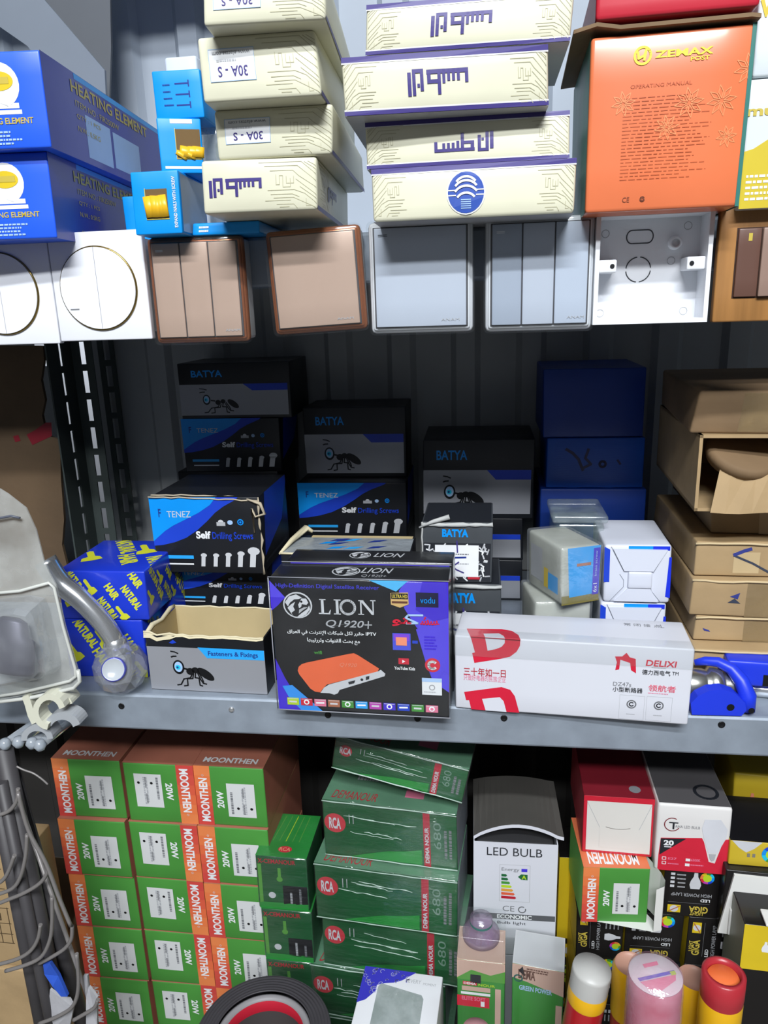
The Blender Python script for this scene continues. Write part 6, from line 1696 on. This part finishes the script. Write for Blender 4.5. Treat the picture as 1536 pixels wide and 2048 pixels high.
# right edge: white flap box, yellow boxes, QR-free black box
f = Fit((1443, 1826), (1600, 1832), (1458, 1740), Y=0.0501, yaw=-3, z0=ZR, d=.08); w, d, h = f.wdh(); q1h = h
c = Carton(w, d, h, mat('black_lamp_card'), r=.0015, seed=182); s = c.part('white_flap')
s.prism([(-w / 2 - .003, .001), (w / 2, .001), (w / 2, h - .004), (-w / 2 + .008, h - .003)], .003, lambda u, v, dd: Vector((u, -d / 2 - .0035 + dd, v)), mat('white_flap_card')); s.rbox(-w * .42, w / 2, -d / 2 - .007, -d / 2 - .003, .003, h * .44, mat('white_flap_card'), .001)
c.place('lamp_box', f.M, 'lamp box with blank white end flap at the right edge', 'box', GB)
f2 = Fit((1456, 1729), (1610, 1733), (1460, 1680), Y=0.0585, yaw=-2, z0=f.top + .0003, d=.08); w, d, h = f2.wdh()
c = Carton(w, d, h, mat('yellow_lamp_card', (196, 170, 44), rough=.4, var=.05), r=.0015, seed=183); a = c.face('front'); a.poly([(.02, 1), (.42, 1), (.32, .72), (.22, .55), (.12, .72)], 'silver', 1); a.tiny(.22, .38, .36, .58, 2, 'grey', vert=True); rainbow(a, .56, .55, .34)
c.face('top').rect(0, 0, 1, 1, 'ebony', 1); c.place('lamp_box', f2.M, 'yellow faced lamp box on the blank white flap box at right edge', 'box', GB)
f5 = Fit((1470, 1690), (1620, 1700), (1470, 1638), Y=0.1745, z0=ZR, d=.09); c = Carton(*f5.wdh(), mat('brown_lamp_card', (70, 58, 26), rough=.5, var=.2), seed=184); c.place('lamp_box', f5.M, 'dark olive box behind the yellow faced lamp box', 'box', GB)
f6 = Fit((1458, 1634), (1640, 1644), (1470, 1543), Y=0.1587, yaw=-6, z0=f5.top + .0003, d=.10); c = Carton(*f6.wdh(), mat('yellow_lamp_card'), r=.003, jit=.003, seed=185); a = c.face('front'); lamp_bulb(a, .22, .55, .12, True, 'salmon'); a.poly([(.62, 0), (1, 0), (1, 1), (.86, 1)], 'olive', 1)
c.place('lamp_box', f6.M, 'large yellow box under the shelf lip at the right edge', 'box')
f7 = Fit((1100, 2000), (1250, 2000), (1100, 1900), Y=0.1745, z0=DK, d=.06)
F8 = Fit((1470, 1690), (1620, 1700), (1470, 1638), Y=0.1745, z0=DK, d=.09, h=ZR - DK - .0004); c = Carton(*F8.wdh(), mat('black_lamp_card'), seed=186); c.place('lamp_box', F8.M, 'black carton on the deck under the dark olive box', 'box', GB)
f9 = Fit((1459, 2110), (1590, 2120), (1490, 1848), Y=0.0005, yaw=-3, z0=DK, d=.06); w, d, h = f9.wdh()
c = Carton(w, d, h, mat('black_lamp_card'), r=.0015, seed=187); a = c.face('front'); a.rect(0, .83, 1, 1, 'yellow', 1); lamp_bulb(a, .34, .92, .022, True, 'white'); a.rect(.1, .345, 1, .352, 'silver', 1); a.tiny(.1, .42, .6, .5, 2, 'grey'); a.disc(.5, .25, .04, 'pale', 1)
c.face('left').rect(0, 0, 1, 1, ink('ink_grey_green', (128, 132, 118)), 1); fl = c.part('top_flap'); fl.rbox(-w * .2, w / 2, -d / 2 - .002, -d / 2 + .02, h + .001, h + .004, mat('white_flap_card'), .001)
c.place('lamp_box', f9.M, 'black box with yellow top band standing at the lower right edge', 'box', GB)


# ------------------------------------------------------------------ cans and rolls in front
def canister(top, low, Y, rpx, name, label, layers, capfn, group='cans standing at the lower right'):
    a0, b0 = PY(*top, Y), PY(*low, Y); ax = (a0 - b0).normalized(); L = (a0.z - DK) / ax.z - .0015; base = a0 - ax * L
    R = (PY(top[0] + rpx, top[1], Y) - a0).length
    base.z += R * math.sqrt(max(0, 1 - ax.z ** 2))
    L = (a0 - base).length
    X_ = Vector((1, 0, 0)); X_ = (X_ - ax * X_.dot(ax)).normalized(); T = Matrix((X_, ax.cross(X_), ax)).transposed().to_4x4(); T.translation = base; o = empty(name, T); last = 0.0
    m = MB(); prof = [(0, 0), (R * .96, 0)]; mats = [layers[0][1]]
    z0 = 0.0
    for fr, mm in layers: prof += [(R * .96, L * fr)]; mats += [mm]
    m.lathe(prof, None, 40, mats=mats); m.build('body', None, o)
    capfn(o, R, L); tag(o, label, 'can', group); return o


def cap_grey(o, R, L):
    m = MB(); m.lathe([(R * .97, L * .90), (R, L * .905), (R, L * .93), (R * .98, L * .94)], mat('yellow_cap_plastic', (224, 172, 26), rough=.3), 40); m.build('cap_ring', None, o)
    m = MB(); m.lathe([(R * .98, L * .938), (R * .99, L * .99), (R * .96, L), (0, L)], mat('grey_cap_plastic', (178, 178, 174), rough=.4), 40); m.build('cap', None, o)


def cap_orange(o, R, L):
    m = MB(); m.lathe([(R * .97, L * .80), (R * 1.0, L * .81), (R, L * .86), (R * 1.02, L * .865), (R * 1.02, L * .93), (R * 1.0, L * .935)], mat('yellow_cap_plastic'), 40); m.build('cap_ring', None, o)
    m = MB(); m.lathe([(R * 1.0, L * .93), (R * 1.03, L * .95), (R * 1.02, L), (R * .80, L * 1.004), (R * .78, L * .985)], mat('red_rim_plastic', (164, 44, 52), rough=.3), 40); m.build('rim', None, o)
    m = MB(); m.lathe([(R * .79, L * .984), (R * .70, L * .992), (0, L * .992)], mat('orange_lid', (226, 112, 60), rough=.35), 40); m.build('lid', None, o)


def cap_pinkish(o, R, L):
    m = MB(); m.lathe([(R * .97, L * .82), (R * 1.0, L * .83), (R, L * .90), (R * 1.03, L * .905), (R * 1.03, L * .985), (R * .9, L)], mat('yellow_cap_plastic'), 40); m.build('cap_ring', None, o)
    m = MB(); m.lathe([(R * .9, L), (R * .8, L * .99), (0, L * .99)], mat('dusty_rose_lid', (196, 150, 130), rough=.4), 40); m.build('lid', None, o)


redp, whp, dkr = mat('red_can_print', (170, 26, 34), rough=.3, coat=.3, var=.08), mat('white_can_print', (200, 196, 196), rough=.3, coat=.3), mat('dark_red_can', (140, 24, 36), rough=.3, coat=.3)
canister((1185, 1936), (1163, 2048), -0.1103, 40, 'spray_can', 'red can with yellow ring and flat grey cap', [(.91, redp)], cap_grey)
canister((1448, 1946), (1436, 2048), -0.1209, 43, 'spray_can', 'can with orange lid and red rim beside the black box', [(.70, dkr), (.78, whp), (.82, redp)], cap_orange)
canister((1388, 1955), (1376, 2048), -0.0734, 36, 'spray_can', 'yellow-capped can with rose lid between pink roll and orange-lid can', [(.76, whp), (.84, redp)], cap_pinkish)
canister((1262, 1928), (1254, 2040), -0.0628, 36, 'spray_can', 'yellow-capped can half hidden behind the pink wrapped roll', [(.76, whp), (.84, redp)], cap_pinkish)


def pink_cap(o, R, L):
    m = MB(); m.lathe([(R * .96, L * .999), (R * .9, L * 1.001), (0, L * 1.001)], mat('white_roll_label', (214, 208, 212), rough=.35), 40)
    a = Art(m, (-R * .8, -R * .8, L * 1.002), (1, 0, 0), (0, 1, 0), R * 1.6, R * 1.6); a.poly([(.06, .32), (.94, .62), (.96, .54), (.10, .24)], 'royal', 1); a.poly([(.25, .72), (.6, .84), (.62, .74), (.28, .62)], 'pink', 1); a.poly([(.10, .22), (.95, .50), (.92, .34), (.5, .0), (.25, .06)], 'pink', 1); a.poly([(.82, .56), (.95, .6), (.97, .5), (.86, .46)], 'lime', 2)
    m.build('label', None, o)
    m = MB(); m.lathe([(R * 1.0, .002), (R * 1.03, L * .5), (R * 1.02, L * .97), (R * .97, L * 1.004), (0, L * 1.005)], film_mat('pink_wrap', .12, (226, 180, 196), bump=1.0, bscale=36, milky=.25, rough=.15), 40); m.build('plastic_film', None, o)


canister((1311, 1948), (1304, 2048), -0.1578, 56, 'wrapped_roll', 'pink film-wrapped roll with white label on its end', [(.998, mat('pink_roll', (196, 84, 110), rough=.5, var=.15))], pink_cap)


def tip_cap(o, R, L):
    m = MB(); m.lathe([(R * .96, L * .97), (R, L * .98), (R * .97, L), (0, L * 1.002)], mat('pale_pink_cap', (206, 150, 154), rough=.35), 36); m.build('cap', None, o)


canister((953, 2060), (950, 2120), -0.1578, 29, 'spray_can', 'can whose pale pink cap just peeps over the lower photo edge', [(.97, redp)], tip_cap)

# ------------------------------------------------------------------ lower left: cartons, tied dark pipes
kz = PY(60, 1935, .025).z
f = Fit((-110, 2100), (118, 2100), (-110, 1936), Y=.020, z0=DK, d=.2, h=kz - DK); c = Carton(f.w, f.d, f.h, KRAFT(), r=.002, jit=.001, seed=190); c.place('storage_carton', f.M, 'brown carton at the lower left corner, under the printed one', 'box')
f2 = Fit((-110, 1935), (98, 1935), (-110, 1690), Y=.025, z0=f.top + .0005, d=.05); c = Carton(f2.w, f2.d, f2.h, KRAFT(), r=.002, jit=.001, seed=191); a = c.face('front'); dk_ = ink('ink_carton_print', (72, 58, 40))
Q = Quad((-396, 757), (353, 757), (353, 1640), (-396, 1640))
for y in (1195, 1310, 1390, 1460, 1050, 905): a.line(Q.p([(-300, y), (150, y)]), .006, dk_, 1)
for x in (70, 140, -60, -180): a.line(Q.p([(x, 1190), (x, 1460)]), .006, dk_, 1)
a.line(Q.p([(28, 1235), (85, 1235), (85, 1285), (28, 1285), (28, 1235)]), .010, dk_, 1); a.tiny(*Q.r(0, 1330, 60, 1380), 2, dk_); a.tiny(*Q.r(-20, 1400, 40, 1450), 2, dk_)
for x in (245, 300): a.line(Q.p([(x, 880), (x, 1000)]), .006, dk_, 1)
c.place('storage_carton', f2.M, 'brown carton with printed table lines behind the dark pipes', 'box')


def px7(x, y, Y): return PY(x / 3.604, 1480 + y / 3.604, Y)


TY = -.055; base = px7(560, 2300, TY); o = empty('pipe_bundle', Matrix.Translation((base.x, base.y, DK))); B0 = Vector((base.x, base.y, DK))
dkp = mat('dark_grey_pipe', (66, 64, 66), rough=.5, var=.2, vscale=14); wr = mat('grey_wire', (128, 124, 122), rough=.4, metal=.2, var=.1)
def pipe(p, q, r, yy=0.0, m_=None):
    a_, b_ = px7(*p, TY + yy), px7(*q, TY + yy); t_ = (DK + r - b_.z) / (a_.z - b_.z); b2 = b_ + (a_ - b_) * t_
    m = MB(); m.tube([a_ - B0, b2 - B0], r, m_ or dkp, 16); m.build('pipe', None, o)
pipe((20, 40), (470, 2200), .0095); pipe((-60, 200), (330, 2200), .008, .012); pipe((70, 180), (640, 2200), .0085, .016); pipe((10, 300), (400, 2200), .006, -.012); pipe((130, 420), (720, 2100), .0022, -.004, wr)
loops = [[(130, 350), (126, 420), (96, 480), (50, 520), (-40, 550)], [(195, 680), (186, 830), (150, 980), (90, 1070), (-40, 1120)], [(105, 830), (60, 950), (20, 1010), (-40, 1050)], [(325, 870), (340, 950), (290, 1030), (180, 1100), (60, 1150), (-40, 1190)],
         [(292, 1330), (275, 1430), (220, 1520), (120, 1580), (-40, 1625)], [(375, 1130), (376, 1300), (360, 1440), (300, 1560), (190, 1620), (40, 1665)], [(520, 1340), (515, 1430), (470, 1500), (380, 1560), (280, 1612)], [(552, 1540), (566, 1760), (530, 1910), (420, 1990), (280, 2045)], [(705, 1870), (680, 1930), (600, 1980), (530, 2020)], [(120, 190), (170, 215), (240, 240), (300, 280), (345, 320)], [(130, 380), (205, 650), (330, 885), (420, 1120), (510, 1340)]]
for k, P in enumerate(loops):
    q = [px7(x, y, TY - .018 - .004 * (k % 3)) - B0 for x, y in P]; fine = []
    for i in range(len(q) - 1):
        a0, a1, a2, a3 = q[max(i - 1, 0)], q[i], q[i + 1], q[min(i + 2, len(q) - 1)]
        for s in range(5): t_ = s / 5; fine.append(.5 * ((2 * a1) + (a2 - a0) * t_ + (2 * a0 - 5 * a1 + 4 * a2 - a3) * t_ ** 2 + (-a0 + 3 * a1 - 3 * a2 + a3) * t_ ** 3))
    fine.append(q[-1]); m = MB(); m.tube(fine, .0010 if k == 9 else .0021, wr, 8); m.build('tie_wire', None, o)
m = MB(); bcl = mat('blue_cloth', (40, 84, 190), rough=.8, var=.2, bump=.3); P = [(310, 1620), (360, 1610), (420, 1700), (485, 1850), (440, 1850), (380, 1780), (320, 1690)]
V = [px7(x, y, TY - .016 - .003 * (i % 2)) - B0 for i, (x, y) in enumerate(P)]; n = len(V); m.add(V + [v + Vector((0, .004, 0)) for v in V], [tuple(range(n)), tuple(range(2 * n - 1, n - 1, -1))] + [(i, n + i, n + (i + 1) % n, (i + 1) % n) for i in range(n)], bcl); m.build('blue_tape', None, o)
wpl = mat('white_bag_plastic', (176, 176, 180), rough=.4, var=.1, bump=.3)
for P in ([(360, 1800), (440, 1860), (500, 1870), (530, 1930), (500, 2080), (390, 2080), (350, 1930)], [(600, 1700), (630, 1700), (640, 1780), (700, 1860), (700, 2060), (620, 2080), (620, 1860)]):
    m = MB(); V = [px7(x, y, TY - .013 - .004 * (i % 2)) - B0 for i, (x, y) in enumerate(P)]; n = len(V); m.add(V + [v + Vector((0, .003, 0)) for v in V], [tuple(range(n)), tuple(range(2 * n - 1, n - 1, -1))] + [(i, n + i, n + (i + 1) % n, (i + 1) % n) for i in range(n)], wpl); m.build('white_wrapping', None, o)
tag(o, 'bundle of dark pipes tied with grey wire leaning at the lower left', 'pipes')
